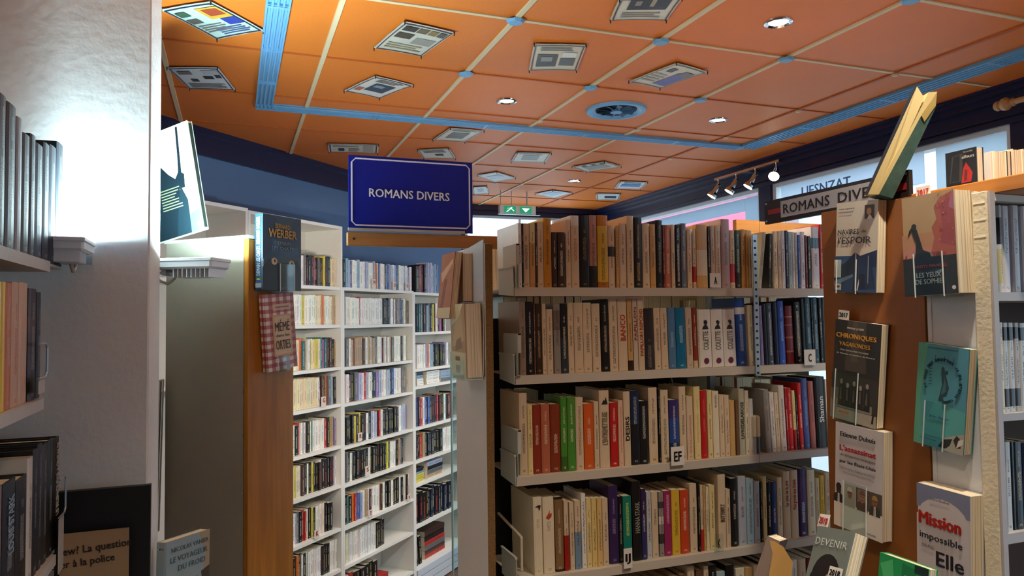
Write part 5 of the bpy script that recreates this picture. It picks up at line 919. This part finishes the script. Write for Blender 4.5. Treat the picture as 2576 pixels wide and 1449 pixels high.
# LED floodlights
def flood(name_loc, right, fwd, W_, D_, label, lp):
    r = empty('floodlight', name_loc); tag(r, label, 'floodlight', 'white LED floodlights by the pillar')
    R_ = Vector(right).normalized(); Fv = Vector(fwd).normalized(); MM = Matrix(((R_.x, Fv.x, 0, 0), (R_.y, Fv.y, 0, 0), (0, 0, 1, 0), (0, 0, 0, 1)))
    mw = mat('white_enamel_alu', 'dfe6ea', .35, .5)
    b = MB(); b.box(-W_/2, -D_/2, .0, W_/2, D_/2, .028, M=MM); b.obj('housing', mw, r, bevel=.005)
    b = MB(); b.box(-W_/2-.003, -D_/2-.003, .020, W_/2+.003, D_/2+.003, .030, M=MM); b.obj('front_rim', mw, r, bevel=.002)
    b = MB(); b.box(-W_/2+.012, -D_/2+.01, .0302, W_/2-.012, D_/2-.01, .0312, M=MM); b.obj('lit_lens', M_FLOODLENS, r)
    for k in range(9):
        x = -W_*.12+k*W_*.07; b = MB(); b.box(x, -D_/2+.008, -.024, x+.0022, D_/2-.008, 0, M=MM); b.obj('cooling_fin', mw, r)
    b = MB(); b.box(-W_/2-.022, -.012, -.012, -W_/2+.03, .012, -.004, M=MM); b.tube(MM @ Vector((-W_/2+.03, -.02, -.008)), MM @ Vector((-W_/2+.03, .02, -.008)), .009); b.box(-W_/2-.026, -.03, -.02, -W_/2-.022, .03, .012, M=MM); b.obj('bracket', M_STEEL, r)
    b = MB(); b.path([MM @ Vector(p) for p in ((-W_/2+.055, .0, -.006), (-W_/2+.05, 0, -.028), (-W_/2+.03, 0, -.04), (-W_/2+.005, 0, -.03), (-W_/2-.015, 0, -.005))], .004, 8); b.tube(MM @ Vector((-W_/2+.055, 0, -.015)), MM @ Vector((-W_/2+.055, 0, .0)), .009); b.obj('cable', mat('beige_cable', 'b8aa98', .5), r)
    l = light('flood_beam', 'AREA', Vector(name_loc)+Vector((0, 0, .036)), lp, (.62, .90, 1.0), Vector(name_loc)+Vector((0, 0, 2)), shape='RECTANGLE', size=W_*.8, size_y=D_*.8)
fa, fb = atD(398, 668, 2.13), atD(555, 668, 2.10); fc = (fa+fb)/2; rr = (fb-fa); rr.z = 0
flood(fc-Vector((0, 0, .012)), rr, ZV.cross(rr), rr.length, .10, 'white LED floodlight on the pillar side, shining up past the cabinet', 10)
g0 = onY(176, 636, 1.90); flood(g0, (0, -1, 0), (1, 0, 0), .13, .075, 'white LED floodlight on the pillar front behind the dark books', 3.2)
# board, frame and books on the floor side of the pillar
a, b_ = onY(140, 1240, 1.93), onY(379, 1220, 1.93); r = empty('display_board', ((a.x+b_.x)/2, 1.93, 0)); tag(r, 'black display board leaning against the white pillar', 'board')
m = MB(); zt_ = (a.z+b_.z)/2; m.hexa([(a.x-r.location.x, -.03, zt_-1.0), (b_.x-r.location.x, -.03, zt_-1.0), (b_.x-r.location.x, -.01, zt_-1.0), (a.x-r.location.x, -.01, zt_-1.0), (a.x-r.location.x, 0, zt_), (b_.x-r.location.x, 0, zt_), (b_.x-r.location.x, .02, zt_), (a.x-r.location.x, .02, zt_)])
m.obj('panel', mat('black_blockboard', '0e1012', .5, vary=.3, vscale=12), r)
m = MB(); m.box(a.x-r.location.x+.05, -.028, 0, a.x-r.location.x+.07, .0, zt_-.995); m.box(b_.x-r.location.x-.07, -.028, 0, b_.x-r.location.x-.05, .0, zt_-.995); m.obj('leg', M_BLACK, r)
p0, p1 = onY(150, 1338, 1.905), onY(325, 1327, 1.905); r2 = empty('notice_sheet', ((p0.x+p1.x)/2, 1.905, p1.z)); tag(r2, 'brown paper notice with two lines of old lettering on the black board', 'notice')
wq = p1.x-p0.x; m = MB(); m.box(-wq/2, 0, -.30, wq/2, .002, 0); m.obj('paper', mat('kraft_paper', '96795a', .8, vary=.08), r2)
q = onY(236, 1382, 1.904)-r2.location; letter(r2, 'drew? La question', (q.x-.002, -.0006, q.z+.002), (1, 0, .06), (-.06, 0, 1), .022, .155, '2e221c', .01)
q = onY(214, 1412, 1.904)-r2.location; letter(r2, 'oser à la police', (q.x-.004, -.0006, q.z-.003), (1, 0, .06), (-.06, 0, 1), .021, .125, '2e221c', .01)
T = .02; o, w, h = cover_book(atD(118, 1437, 1.72), atD(266, 1404, 1.80), atD(112, 1560, 1.70), T, '34588c', 'blue book by Nicolas Vanier at the bottom left in front of the notice', ink='e8eef4', inkon=0); n = E(o, w, h)
art(o, T, [('40689c', n([(0, 1), (1, 1), (1, .8), (.5, .75), (0, .85)]))]); ctext(o, T, 'Nicolas Vanier', .52*w, .80*h, .12*h, .86*w, 'c4d4e4', .005, rot=0)
T = .03; o, w, h = cover_book(atD(417, 1366, 1.86), atD(528, 1312, 2.02), atD(413, 1560, 1.84), T, '93a8ae', 'pale blue grey book LE VOYAGEUR DU FROID at the foot of the cabinet', inkon=0, segs=[(0, 1, '93a8ae')]); n = E(o, w, h)
art(o, T, [('a8957c', n([(.75, 1), (1, 1), (1, .2), (.86, .4), (.9, .7)])), ('7c8c96', n([(0, .3), (.7, .42), (.9, .3), (.4, .1), (0, .1)])), ('4a4038', n([(.8, .45), (1, .5), (1, .2), (.84, .3)]))])
ctext(o, T, 'NICOLAS VANIER', .54*w, .87*h, .06*h, .84*w, '4a626c'); ctext(o, T, 'LE VOYAGEUR', .52*w, .74*h, .075*h, .84*w, '4a626c'); ctext(o, T, 'DU FROID', .58*w, .61*h, .075*h, .62*w, '4a626c')
m = MB()
for k, c in enumerate(('d8d8d8', '1a1a1a', 'c04040', 'c03030')): m.quad([(T*(.2+k*.16), -.0008, h*.9), (T*(.3+k*.16), -.0008, h*.9), (T*(.34+k*.16), -.0008, h*.92), (T*(.24+k*.16), -.0008, h*.92)], 0, c)
m.obj('spine_mark', PRINT, o, colors=True)
# white glazed frame standing edge-on beside the pillar
fq = [(381, 957), (397, 957), (384, 1345), (372, 1345)]; P = [atD(u, v, 2.36) for u, v in fq]; r = empty('picture_frame', P[3]); tag(r, 'white glazed picture frame standing edge-on between pillar and cabinet', 'picture frame'); iv = r.location.copy()
P = [p-iv for p in P]; dv = Vector((.03, .10, 0))
m = MB(); m.hexa([P[3], P[2], P[2]+dv*.2, P[3]+dv*.2, P[0], P[1], P[1]+dv*.2, P[0]+dv*.2]); m.obj('stile', mat('white_frame_paint', 'd8d4cc', .5), r)
Q = [p-iv for p in (atD(397, 960, 2.362), atD(411, 954, 2.44), atD(399, 1335, 2.44), atD(384, 1345, 2.362))]
m = MB(); th = Vector((-.004, .002, 0)); m.hexa([Q[3]+th, Q[2]+th, Q[2]+th*2, Q[3]+th*2, Q[0]+th, Q[1]+th, Q[1]+th*2, Q[0]+th*2]); m.obj('backing', mat('taupe_card', '6a5a44', .7), r)
m = MB(); m.path([Q[0], Q[1], Q[2], Q[3]], .003, 6); m.obj('glass_edge', mat('acrylic_edge', 'e6efef', .2, .6), r)
# ---- left shelf with dark spines
XS = -.355; ls = empty('bookshelf', (XS-.17, 1.0, 0)); tag(ls, 'white wall shelf unit at the left edge holding mostly black books', 'bookcase'); inv = Vector(ls.location)
LZ = [onX(118, 655, XS).z, onX(106, 1003, XS).z, onX(150, 1382, XS).z]
yend = onX(152, 655, XS).y
for k, z in enumerate(LZ):
    ye = [1.76, 1.72, 1.85][k]; b = MB(); b.box(XS-.34-inv.x, .2-inv.y, z-.022, XS-inv.x, ye-inv.y, z); b.box(XS-.34-inv.x, ye-inv.y, z-.006, XS-.012-inv.x, (1.93 if k == 0 else ye+.001)-inv.y, z); b.obj('shelf', mat('worn_white_enamel', 'b8b2aa', .5, vary=.1), ls)
cbox(ls, inv, 'back_panel', M_WHITE, XS-.36, .2, 0, XS-.342, 1.93, CZ+.6)
for yy in (.2,): cbox(ls, inv, 'upright', M_WHITE, XS-.34, yy-.02, 0, XS, yy-.001, CZ+.6)
def left_row(items, z, where, group, x=XS-.01):
    for i, it in enumerate(items):
        u0, u1, vt, ck = it[:4]; o_ = it[4] if len(it) > 4 else {}
        xx = x-o_.get('back', 0); a, b_ = onX(u0, vt, xx), onX(u1, vt, xx); w = b_.y-a.y-.001; h = (a.z+b_.z)/2-z-.0004 if i % 2 else b_.z-z-.0004
        M = frame((xx, a.y, z+.0004), (0, 1, 0), (-1, 0, 0), (0, 0, 1)); col = o_.get('c', PAL[ck])
        bk = book(w, h, o_.get('d', .18), col, M, '%s book, %s %s' % (o_.get('n', NAMES[ck]), ordn(i)+' from the left edge', where), group, segs=o_.get('s'), ink=o_.get('ink', 'b8b8b8'), lay=o_.get('lay'), inkon=o_.get('inkon', .5), inset=.004, t=.0025)
        if 'text' in o_: s, c, t0, t1 = o_['text']; letter(bk, s, (w*.5, -.0008, h*(t0+t1)/2), (0, 0, 1), (-1, 0, 0), w*.42, h*(t1-t0), c, .01, name='title_lettering')
left_row([(-72,-38,200,'bk'),(-36,-2,225,'bk'),(-1,20,250,'bk',dict(c='2a2226')),(21,45,265,'bk'),(46,60,305,'lg',dict(c='8c8c90')),(61,79,340,'bk'),(80,93,347,'bk',dict(c='1c2a3a')),(94,112,366,'nv',dict(c='14243a')),(113,128,370,'nv',dict(c='142032')),(129,145,370,'nv',dict(c='16263a')),(146,162,371,'nv',dict(c='182c3e'))], LZ[0], 'on the upper left shelf', 'dark books on the upper left shelf')
left_row([(-40,-12,705,'og'),(-11,8,708,'cr'),(8,17,710,'ye'),(18,34,712,'og',dict(c='c06a2c')),(35,52,712,'be',dict(c='c49a78',d=.15,ink='b84020',inkon=.9)),(53,74,712,'be',dict(c='c8a080',inkon=.3)),(76,96,728,'bk',dict(s=[(.6,.75,'3a2a1c')])),(97,106,735,'bk')], LZ[1], 'on the middle left shelf', 'books on the middle left shelf')
left_row([(-60,-38,1260,'bk'),(-37,-14,1240,'wh'),(-13,10,1218,'rs',dict(c='8a6e64')),(12,44,1208,'nv',dict(c='141c26',text=('LOUIS STARK','8aa0b4',.42,.88))),(45,72,1190,'bk'),(73,86,1150,'wh',dict(c='c8c0b4',inkon=.9,ink='2a2420')),(87,98,1126,'bk'),(99,109,1117,'bk',dict(c='1e1e20')),(110,123,1112,'bk',dict(c='26221e')),(124,137,1105,'bk'),(138,152,1096,'bk',dict(c='1c1614',text=('LE SILENCE DES AGNEAUX','c8bcac',.3,.96)))], LZ[2], 'on the lower left shelf', 'black books on the lower left shelf')
for k, (u, v0, v1, lab) in enumerate(((107, 865, 950, 'small bent wire bookend beside the middle left shelf'), (156, 1202, 1295, 'white bent wire bookend beside the lower left shelf'))):
    p = onX(u, v1, XS+.004); q_ = onX(u, v0, XS+.004); r = empty('wire_bookend', p); tag(r, lab, 'bookend'); H_ = q_.z-p.z; L_ = .035
    m = MB(); m.path([(0, -.03, H_), (0, L_*.7, H_), (0, L_, H_-.008), (0, L_, .008), (0, L_*.7, 0), (0, -.03, 0)], .0022, 8); m.obj('wire', M_STEEL, r)
    m = MB(); m.box(-.001, -.03, -.12 if k else -.03, 0, L_*.6, -.004); m.obj('plate', mat('worn_white_enamel', 'b8b2aa', .5), r)
# ================================================================== WHITE BOOKCASES ALONG THE SLANTING WALL
F0 = P0 + NL*.30
def sP(s, t, z): p = F0 + DL*s - NL*t; return Vector((p.x, p.y, z))
def S_of(u, v, t=0): p = onP(u, v, F0-NL*t, NL); return (p-F0).dot(DL)
def Z_of(u, v, t=0): return onP(u, v, F0-NL*t, NL).z
SU = [S_of(525, 600)-.6, S_of(624, 600), S_of(862, 800), S_of(1041, 800), 2.80, 3.2]
U1Z = [CZ+q for q in (.21, -.026, -.291, -.521, -.781, -1.025, -1.29, -1.54, -1.80)]
U2Z = [CZ+q for q in (.21, -.031, -.297, -.527, -.797, -1.034, -1.30, -1.542, -1.82)]
U3Z = [CZ+q for q in (.203, -.096, -.368, -.497, -.799, -1.041, -1.214, -1.515, -1.82)]
def unit(s0, s1, zs, ztop, label, back=True):
    r = empty('bookcase', sP((s0+s1)/2, .15, 0)); tag(r, label, 'bookcase', 'white bookcases along the slanting wall'); iv = r.location.copy()
    def part(name, m, a0, a1, t0, t1, z0, z1):
        b = MB(); P = [sP(a0, t0, 0)-iv, sP(a1, t0, 0)-iv, sP(a1, t1, 0)-iv, sP(a0, t1, 0)-iv]; b.hexa([(p.x, p.y, z0) for p in P]+[(p.x, p.y, z1) for p in P]); return b.obj(name, m, r)
    th = .018
    part('side_panel', M_WHITE, s0+.001, s0+th, 0, .28, 0, ztop); part('side_panel', M_WHITE, s1-th, s1-.001, 0, .28, 0, ztop)
    part('back_panel', mat('greyish_white_hardboard', 'd6cfc2', .6), s0+.001, s1-.001, .281, .286, 0, ztop)
    for z in zs: part('shelf', M_WHITE, s0+th+.001, s1-th-.001, .002, .28, z-.02, z)
    if ztop > zs[0]+.1: part('top_board', M_WHITE, s0+.001, s1-.001, 0, .286, ztop+.0005, ztop+.019)
    return r, part
u0r, _ = unit(SU[0], SU[1], [CZ+.21, CZ-.3], CZ+.585, 'white bookcase whose top shows behind the leaning album')
u1r, _ = unit(SU[1], SU[2], U1Z, CZ+.575, 'tall white bookcase just right of the pine board, raised top compartment')
u2r, _ = unit(SU[2], SU[3], U2Z, CZ+.209, 'middle white bookcase under the blue sign, lower topped')
u3r, p3 = unit(SU[3], SU[4], U3Z, CZ+.202, 'far white bookcase left of the white end panel, drawers at its foot')
dw = mat('bluish_white_drawer', 'c8ccd4', .45)
for k in range(3): p3('drawer_front', dw, SU[3]+.02, SU[4]-.02, -.012, .0, .012+k*.054, .06+k*.054)
# coloured letters describe the spines read along each shelf
LT = dict(W='f0ece4', C='ecdcb6', K='17171a', G='6a6a6c', R='b8302a', O='d8702c', Y='d8c84a', B='2f4f8c', U='3a5aa8', N='1a2438', T='b89c78', L='b4b8cc', P='8a7aa8', M='a8609c', E='1c6a6c', D='4a2c24', V='4a8a4a', Q='8aa8c0')
LN = dict(W='white', C='cream', K='black', G='grey', R='red', O='orange', Y='yellow', B='blue', U='bright blue', N='navy', T='tan', L='pale lilac', P='purple', M='mauve', E='teal', D='dark brown', V='green', Q='pale blue')
class Stuff:
    def __init__(s): s.V = []; s.F = []; s.C = []; s.UV = []; s.ME = []; s.I = []; s.L = []
    def add(s, o, x, y, z, w, h, d, col, lay, inkc):
        i = len(s.V); t = .0008
        for (a, b) in ((0, d), (0, .001), (w/2, 0), (w, .001), (w, d)):
            for c in (0, h): s.V.append(tuple(o+x*a+y*b+z*c))
        def q(ids, c, sp=None):
            s.F.append(tuple(i+k for k in ids)); s.C += [(*c, 1)]*len(ids); s.L += [lay]*len(ids); s.I += [(*inkc, .85)]*len(ids)
            for k in ids:
                a = (0, 0, .5, 1, 1)[k//2]; s.UV.append((a*2-1, (k % 2) if sp else -9)); s.ME.append((a*w+col[0]*5, (k % 2)*h+w*91))
        pg = hx('e6d8b8')
        q((0, 2, 3, 1), col); q((2, 4, 5, 3), col, 1); q((4, 6, 7, 5), col, 1); q((6, 8, 9, 7), col); q((1, 3, 5, 7, 9), pg); q((8, 6, 4, 2, 0), pg)
ST = Stuff(); NB = [0]
def brow(z, uL, uR, vref, letters, h, wobble=.06, indiv=None, lean=0, s1max=None, d=.11, front=.03, where='', group=''):
    s0, s1 = S_of(uL, vref, front), S_of(uR, vref, front)
    if s1max: s1 = min(s1, s1max)
    wts = [random.uniform(.75, 1.35)*(1.25 if c in 'K' else 1) for c in letters]; tot = sum(wts); s = s0
    for i, (c, wt) in enumerate(zip(letters, wts)):
        w = (s1-s0)*wt/tot; hh = h*(1+random.uniform(-wobble, wobble)*(.35 if c in 'WC' else 1)); fr = front+random.uniform(-.004, .01)
        col = tuple(min(1, x*random.uniform(.9, 1.06)) for x in hx(LT[c])); inkc = hx('d8ccb0') if c in 'KNBRDEPUG' else hx('3c342c')
        if c == 'K' and random.random() < .3: inkc = hx('c8b84a')
        if c == 'K' and random.random() < .15: inkc = hx('c84a3a')
        lay = (random.uniform(.1, .3), random.uniform(.5, .7), random.uniform(.8, .95)); X = DL.copy(); Y = -NL; Z = ZV
        if lean: a = math.radians(lean); X, Z = DL*math.cos(a)+ZV*math.sin(a), ZV*math.cos(a)-DL*math.sin(a)
        org = sP(s+.0002, fr, z+.0006)
        if indiv:
            M = frame(org, X, Y, Z)
            bk = book(w-.0004, hh, d, col, M, '%s paperback, %s from left on %s' % (LN[c], ordn(i), indiv), 'paperbacks on the '+indiv, ink=inkc, lay=lay, t=.0008)
            NB[0] += 1
        else: ST.add(org, X, Y, Z, w-.0004, hh, d, col, lay, inkc)
        s += w
U1e = SU[2]-.022; U2e = SU[3]-.022; U2s = SU[2]+.022
brow(U1Z[0], 752, 855, 690, 'CWWGDKKRKGKKYKKCCCC', .178, s1max=U1e)
brow(U1Z[1], 735, 853, 780, 'WWWWWYWWWWWCCCOCWWCTC', .178, s1max=U1e)
brow(U1Z[2], 735, 853, 890, 'WWCCOETWYWCYCEMEKDDKT', .178, s1max=U1e)
brow(U1Z[3], 729, 852, 985, 'CCCCCCCCCCCCCWDDKOGQTK', .178, s1max=U1e, lean=1)
brow(U1Z[4], 727, 850, 1085, 'CKWKRWGWKWVWWWWWWRKYTGP', .178, s1max=U1e)
brow(U1Z[5], 725, 850, 1190, 'CWCYCCWDGKWKYKKKWKKKKKPW', .178, s1max=U1e)
brow(U1Z[6], 725, 836, 1300, 'WWWLGKRRWKYKWWWCWKKK', .178)
brow(U1Z[7], 724, 853, 1400, 'KKKDOKWKWWWWWWWWKKKKWWWW', .178, s1max=U1e)
brow(U2Z[0], 866, 1036, 690, 'KQLBWWQLWWQLWWPLOWBLWWKQBLLWLBGWWWLWLBW', .178, front=.01)
brow(U2Z[1], 871, 1034, 780, 'WWWWWWWRWWWWWWWWWWWWKKKLWGWGTBGWTG', .178, s1max=U2e)
brow(U2Z[2], 871, 1022, 880, 'GWTDTTTKTWTWTGGWWKWTWTGWWWWKWW', .178)
brow(U2Z[3], 871, 1033, 965, 'WDKGPLWRLWKNPLWWLKBWWWGGTW', .178, s1max=U2e)
brow(U2Z[4], 871, 1024, 1060, 'KKKYKYKKWKLWLKRWKKKKKKKWWLLLP', .178)
brow(U2Z[5], 871, 1014, 1160, 'GKWKKKKKKKWKKKKKKKYKWWWWKTGK', .178, lean=-1)
brow(U2Z[6], 869, 1033, 1250, 'KEKORUUQWWTWDWWWTDWWKKWKKKWKWTKW', .178, s1max=U2e)
brow(U2Z[7], 869, 970, 1370, 'CWWWWWWWWWWWWWWKKKK', .178)
brow(U2Z[8], 869, 950, 1449, 'WRKKKKKK', .20)
U3s = SU[3]+.022
brow(U3Z[0], 1047, 1068, 680, 'KRK', .20, front=.01); brow(U3Z[0], 1068, 1105, 680, 'KPLPLLQBQ', .22, front=.01)
brow(U3Z[1], 1050, 1122, 790, 'NEGDKRQGKYKWKMRKW', .215)
brow(U3Z[2], 1049, 1128, 890, 'WWWWPOWQKKKKKPW', .175)
brow(U3Z[4], 1049, 1140, 1030, 'BDRWUKUKKKRKKWKKRK', .205)
brow(U3Z[5], 1047, 1140, 1120, 'KKRTKNNKKKKWWWWW', .178)
brow(U3Z[7], 1047, 1140, 1280, 'KKKKNNNKNNNNNN', .22)
brow(U3Z[8], 1047, 1062, 1380, 'KKK', .22, lean=6)
# lying piles on the far bookcase
def pile(s0, s1, t, z, cols, hh, label, group='book piles on the far white bookcase'):
    zz = z+.0008
    for i, c in enumerate(cols):
        w = hh*random.uniform(.85, 1.15); a = random.uniform(-.004, .004)
        # lying book: spine towards the room, thickness upward
        M = frame(sP(s0+a, t+random.uniform(0, .01), zz), (0, 0, 1), -NL, -DL) if False else frame(sP(s1+a, t+random.uniform(0, .008), zz), (0, 0, 1), tuple(-NL), tuple((Vector((0, 0, 1)).cross(-NL))))
        ST.add(M.translation, Vector(M.col[0][:3]), Vector(M.col[1][:3]), Vector(M.col[2][:3]), w-.0006, s1-s0, .12, hx(LT[c]), (.1, .5, .9), hx('3a342c'))
        zz += w
pile(S_of(1050, 960, .03), S_of(1066, 960, .03), .03, U3Z[3], 'WWQN', .026, 'far bookcase left pile'); pile(S_of(1074, 960, .03), S_of(1106, 960, .03), .03, U3Z[3], 'WWWW', .024, 'far bookcase middle pile')
pile(S_of(1110, 960, .03), S_of(1134, 960, .03), .03, U3Z[3], 'GQL', .03, 'far bookcase right pile')
pile(S_of(1047, 1200, .03), S_of(1066, 1200, .03), .03, U3Z[6], 'YYYYQKN', .015, 'yellow pile by the divider'); pile(S_of(1076, 1190, .03), S_of(1114, 1190, .03), .03, U3Z[6], 'TGKL', .03, 'cream and black pile')
pile(S_of(1070, 1390, .05), S_of(1120, 1390, .05), .05, U3Z[8], 'RDGRKD', .034, 'red and black pile above drawers')
pile(S_of(952, 1440, .04), S_of(978, 1440, .04), .04, U2Z[8], 'WQRR', .02, 'small pile in middle bookcase foot')
me = bpy.data.meshes.new('small_paperbacks'); me.from_pydata(ST.V, [], ST.F); me.materials.append(BOOK)
u = me.uv_layers.new(name='UVMap'); u.data.foreach_set('uv', [q for p in ST.UV for q in p]); u = me.uv_layers.new(name='Metric'); u.data.foreach_set('uv', [q for p in ST.ME for q in p])
ca = me.color_attributes.new('col', 'FLOAT_COLOR', 'CORNER'); ca.data.foreach_set('color', [q for p in ST.C for q in p]); ca = me.color_attributes.new('ink', 'FLOAT_COLOR', 'CORNER'); ca.data.foreach_set('color', [q for p in ST.I for q in p])
la = me.attributes.new('lay', 'FLOAT_VECTOR', 'CORNER'); la.data.foreach_set('vector', [q for p in ST.L for q in p]); me.update()
so = bpy.data.objects.new('small_paperbacks', me); COL.objects.link(so); tag(so, 'rows of small paperbacks packed on the white bookcases along the slanting wall', kind='stuff', cat='paperbacks')
# red letter cards on the white bookcases
for (u_, v_, ch, z_, who) in ((941, 711, 'M', .21, 'top of the middle bookcase'), (992, 718, 'O', .21, 'top of the middle bookcase, centre'), (1024, 720, 'Q', .21, 'top of the middle bookcase, right end'), (814, 1008, 'G', 0, 'fourth shelf of the tall bookcase'), (906, 1098, 'R', 0, 'fifth shelf of the middle bookcase'), (924, 1182, 'S', 0, 'sixth shelf of the middle bookcase'), (932, 1292, 'T', 0, 'seventh shelf of the middle bookcase'), (1029, 1252, 'V', 0, 'seventh shelf of the middle bookcase, right'), (797, 1343, 'K', 0, 'seventh shelf of the tall bookcase')):
    p = onP(u_, v_, F0-NL*-.003, NL); r = empty('letter_card', M=frame(p, tuple(DL), tuple(-NL), (0, 0, 1))); tag(r, 'small card with red letter %s on the %s' % (ch, who), 'card', 'red letter cards on the white bookcases')
    zs = min([q for q in U1Z+U2Z], key=lambda q: abs(q-(p.z-.02))); b0_ = zs-p.z
    m = MB(); m.box(-.022, 0, b0_-.004, .022, .0012, .024); m.obj('card', mat('card_dcd0c4', 'dcd0c4', .6), r); letter(r, ch, (0.004, -.0006, .002), (1, 0, 0), (0, 0, 1), .026, .02, 'a83a30', .03)
# glass display cabinet in front of the far bookcase
gp0, gp1 = atD(1137, 1200, 4.3), atD(1180, 1200, 4.15); gd = empty('glass_cabinet', (gp0.x, gp0.y, 0)); tag(gd, 'narrow glass display cabinet with clear shelves left of the white end panel', 'display cabinet'); iv = gd.location.copy()
gr = (gp1-gp0); gr.z = 0; gr.normalize(); gn = Vector((-gr.y, gr.x, 0)); GT = atD(1140, 885, 4.3).z
def gbox(name, m, a0, a1, b0, b1, z0, z1, parent=gd):
    b = MB(); P = [gr*a0+gn*b0, gr*a1+gn*b0, gr*a1+gn*b1, gr*a0+gn*b1]; b.hexa([(p.x, p.y, z0) for p in P]+[(p.x, p.y, z1) for p in P]); return b.obj(name, m, parent)
gbox('front_pane', M_GLASS, .004, .40, 0, .005, .1, GT); gbox('side_pane', M_GLASS, 0, .005, .006, .30, .1, GT)
gbox('corner_edge', M_GLASSEDGE, -.003, .004, -.004, .001, .1, GT); gbox('corner_edge', M_GLASSEDGE, -.003, .002, .298, .303, .1, GT); gbox('corner_edge', mat('pale_glass_edge', 'aebcba', .2, .6), .012, .015, -.003, .0, .1, GT)
gbox('base', M_WHITE, -.005, .405, -.005, .31, 0, .1)
for v in (920, 1000, 1085, 1190, 1290, 1390):
    z = atD(1150, v, 4.35).z; gbox('glass_shelf', M_GLASS, .006, .39, .007, .29, z, z+.006); 
for i, (v, h_, c) in enumerate(((1085, .2, 'd8d4cc'), (1190, .16, 'b8a890'), (1290, .22, '7a6a58'), (1390, .15, 'c8ccc8'))):
    z = atD(1150, v, 4.35).z+.0066
    for j, (dx, cc) in enumerate(((.035, c), (.061, 'e8e4da'), (.088, '5a4a44'), (.116, 'c8bca8'))):
        M = frame(gd.location+gr*(dx)+gn*.05+Vector((0, 0, z)), tuple(gr), tuple(gn), (0, 0, 1))
        book(.024, h_*random.uniform(.85, 1), .12, cc, M, '%s slim volume, %s on the %s glass cabinet shelf down' % (['left end', 'second', 'third', 'right end'][j], ['nearest' if j == 0 else 'next', 'next', 'next', 'last'][j], ['first', 'second', 'third', 'lowest'][i]), 'books in the glass cabinet', name='book')
# ---- books hung on the hidden side of the white end panel, seen edge-on
def edge_book(pts_near, pts_far, thick, col, label, d_near=2.22):
    pass
XP = xe0
def side_book(y0, y1, z0, z1, th, tilt, col, label, off=0):
    # cover faces -x; bottom rests in a holder, top leans out by tilt
    TLp = Vector((XP-.004-off-th-tilt, y1, z1)); TRp = Vector((XP-.004-off-th-tilt, y0, z1)); BLp = Vector((XP-.004-off-th, y1, z0))
    return cover_book(TLp, TRp, BLp, th, col, label, 'books hung on the white end panel', inkon=0)
def Yz(u, v): return onX(u, v, XP)
zA0, zA1 = atD(1150, 800, 2.3).z, atD(1150, 640, 2.3).z; zB0, zB1 = atD(1190, 948, 2.15).z, atD(1190, 764, 2.15).z
o, w, h = side_book(2.10, 2.25, zA0, zA1, .022, -.020, 'b06a48', 'rust brown glossy book hung upper on the white end panel, seen edge-on', .052)
n = E(o, w, h); art(o, .022, [('dcb48c', n([(.1, .7), (.9, .9), (.9, .82), (.2, .55)])), ('8a4a30', n([(.2, .1), (.4, .1), (.6, .6), (.4, .6)])), ('e0d0a0', n(rect(0, 0, 1, .16)))])
o, w, h = side_book(2.105, 2.24, zB1+.008, zA1-.005, .030, .0, 'c8a47c', 'plain tan book hung beside the rust brown one on the end panel')
o, w, h = side_book(2.01, 2.16, zB0, zB1, .050, .006, 'b08c5c', 'thick tan book with landscape cover hung lower on the end panel'); n = E(o, w, h)
art(o, .050, [('ece0b8', n([(0, 1), (.9, 1), (.6, .8), (.1, .7)])), ('c8a878', n([(.1, .4), (.9, .5), (.8, .9), (.3, .7)])), ('8a6a44', n([(.3, .35), (.8, .4), (.7, .55), (.4, .5)])), ('d8cca4', n(rect(0, 0, 1, .34))), ('6a5a40', n(rect(.3, .22, .6, .28))), ('6a5a40', n(rect(.3, .05, .6, .16)))])
r = empty('book_holder', (XP, 2.06, zB0)); tag(r, 'clear holder sticking out from the white end panel under the tan book', 'book holder')
m = MB(); m.box(-.064, -.05, -.006, -.0005, .10, -.003); m.box(-.064, -.05, -.003, -.0615, .10, .05); m.box(-.0035, -.05, -.003, -.0005, .10, zB1-zB0+.01); m.obj('clear_tray', M_CLEAR, r)
m = MB(); m.path([(-.004, -.052, zB1-zB0), (-.004, -.052, .02), (-.008, -.052, -.004), (-.06, -.052, -.004)], .0012, 6); m.obj('bright_edge', mat('acrylic_edge', 'e6efef', .2, .6), r)
r = empty('book_holder', (XP, 2.06, zB1+.007)); tag(r, 'pale blue plastic holder upper on the white end panel', 'book holder')
q0, q1 = atD(1187, 628, 2.25), atD(1224, 612, 2.16); m = MB()
m.box(-.040, .045, -.004, -.0005, .19, -.001); m.hexa([(-.0035, -.055, -.001), (-.0005, -.055, -.001), (-.0005, .19, -.001), (-.0035, .19, -.001), (-.0035, -.055, q1.z-zB1), (-.0005, -.055, q1.z-zB1), (-.0005, .19, q1.z-zB1-.02), (-.0035, .19, q1.z-zB1-.02)])
m.obj('plate', mat('frosted_plastic', 'c0cace', .4), r)
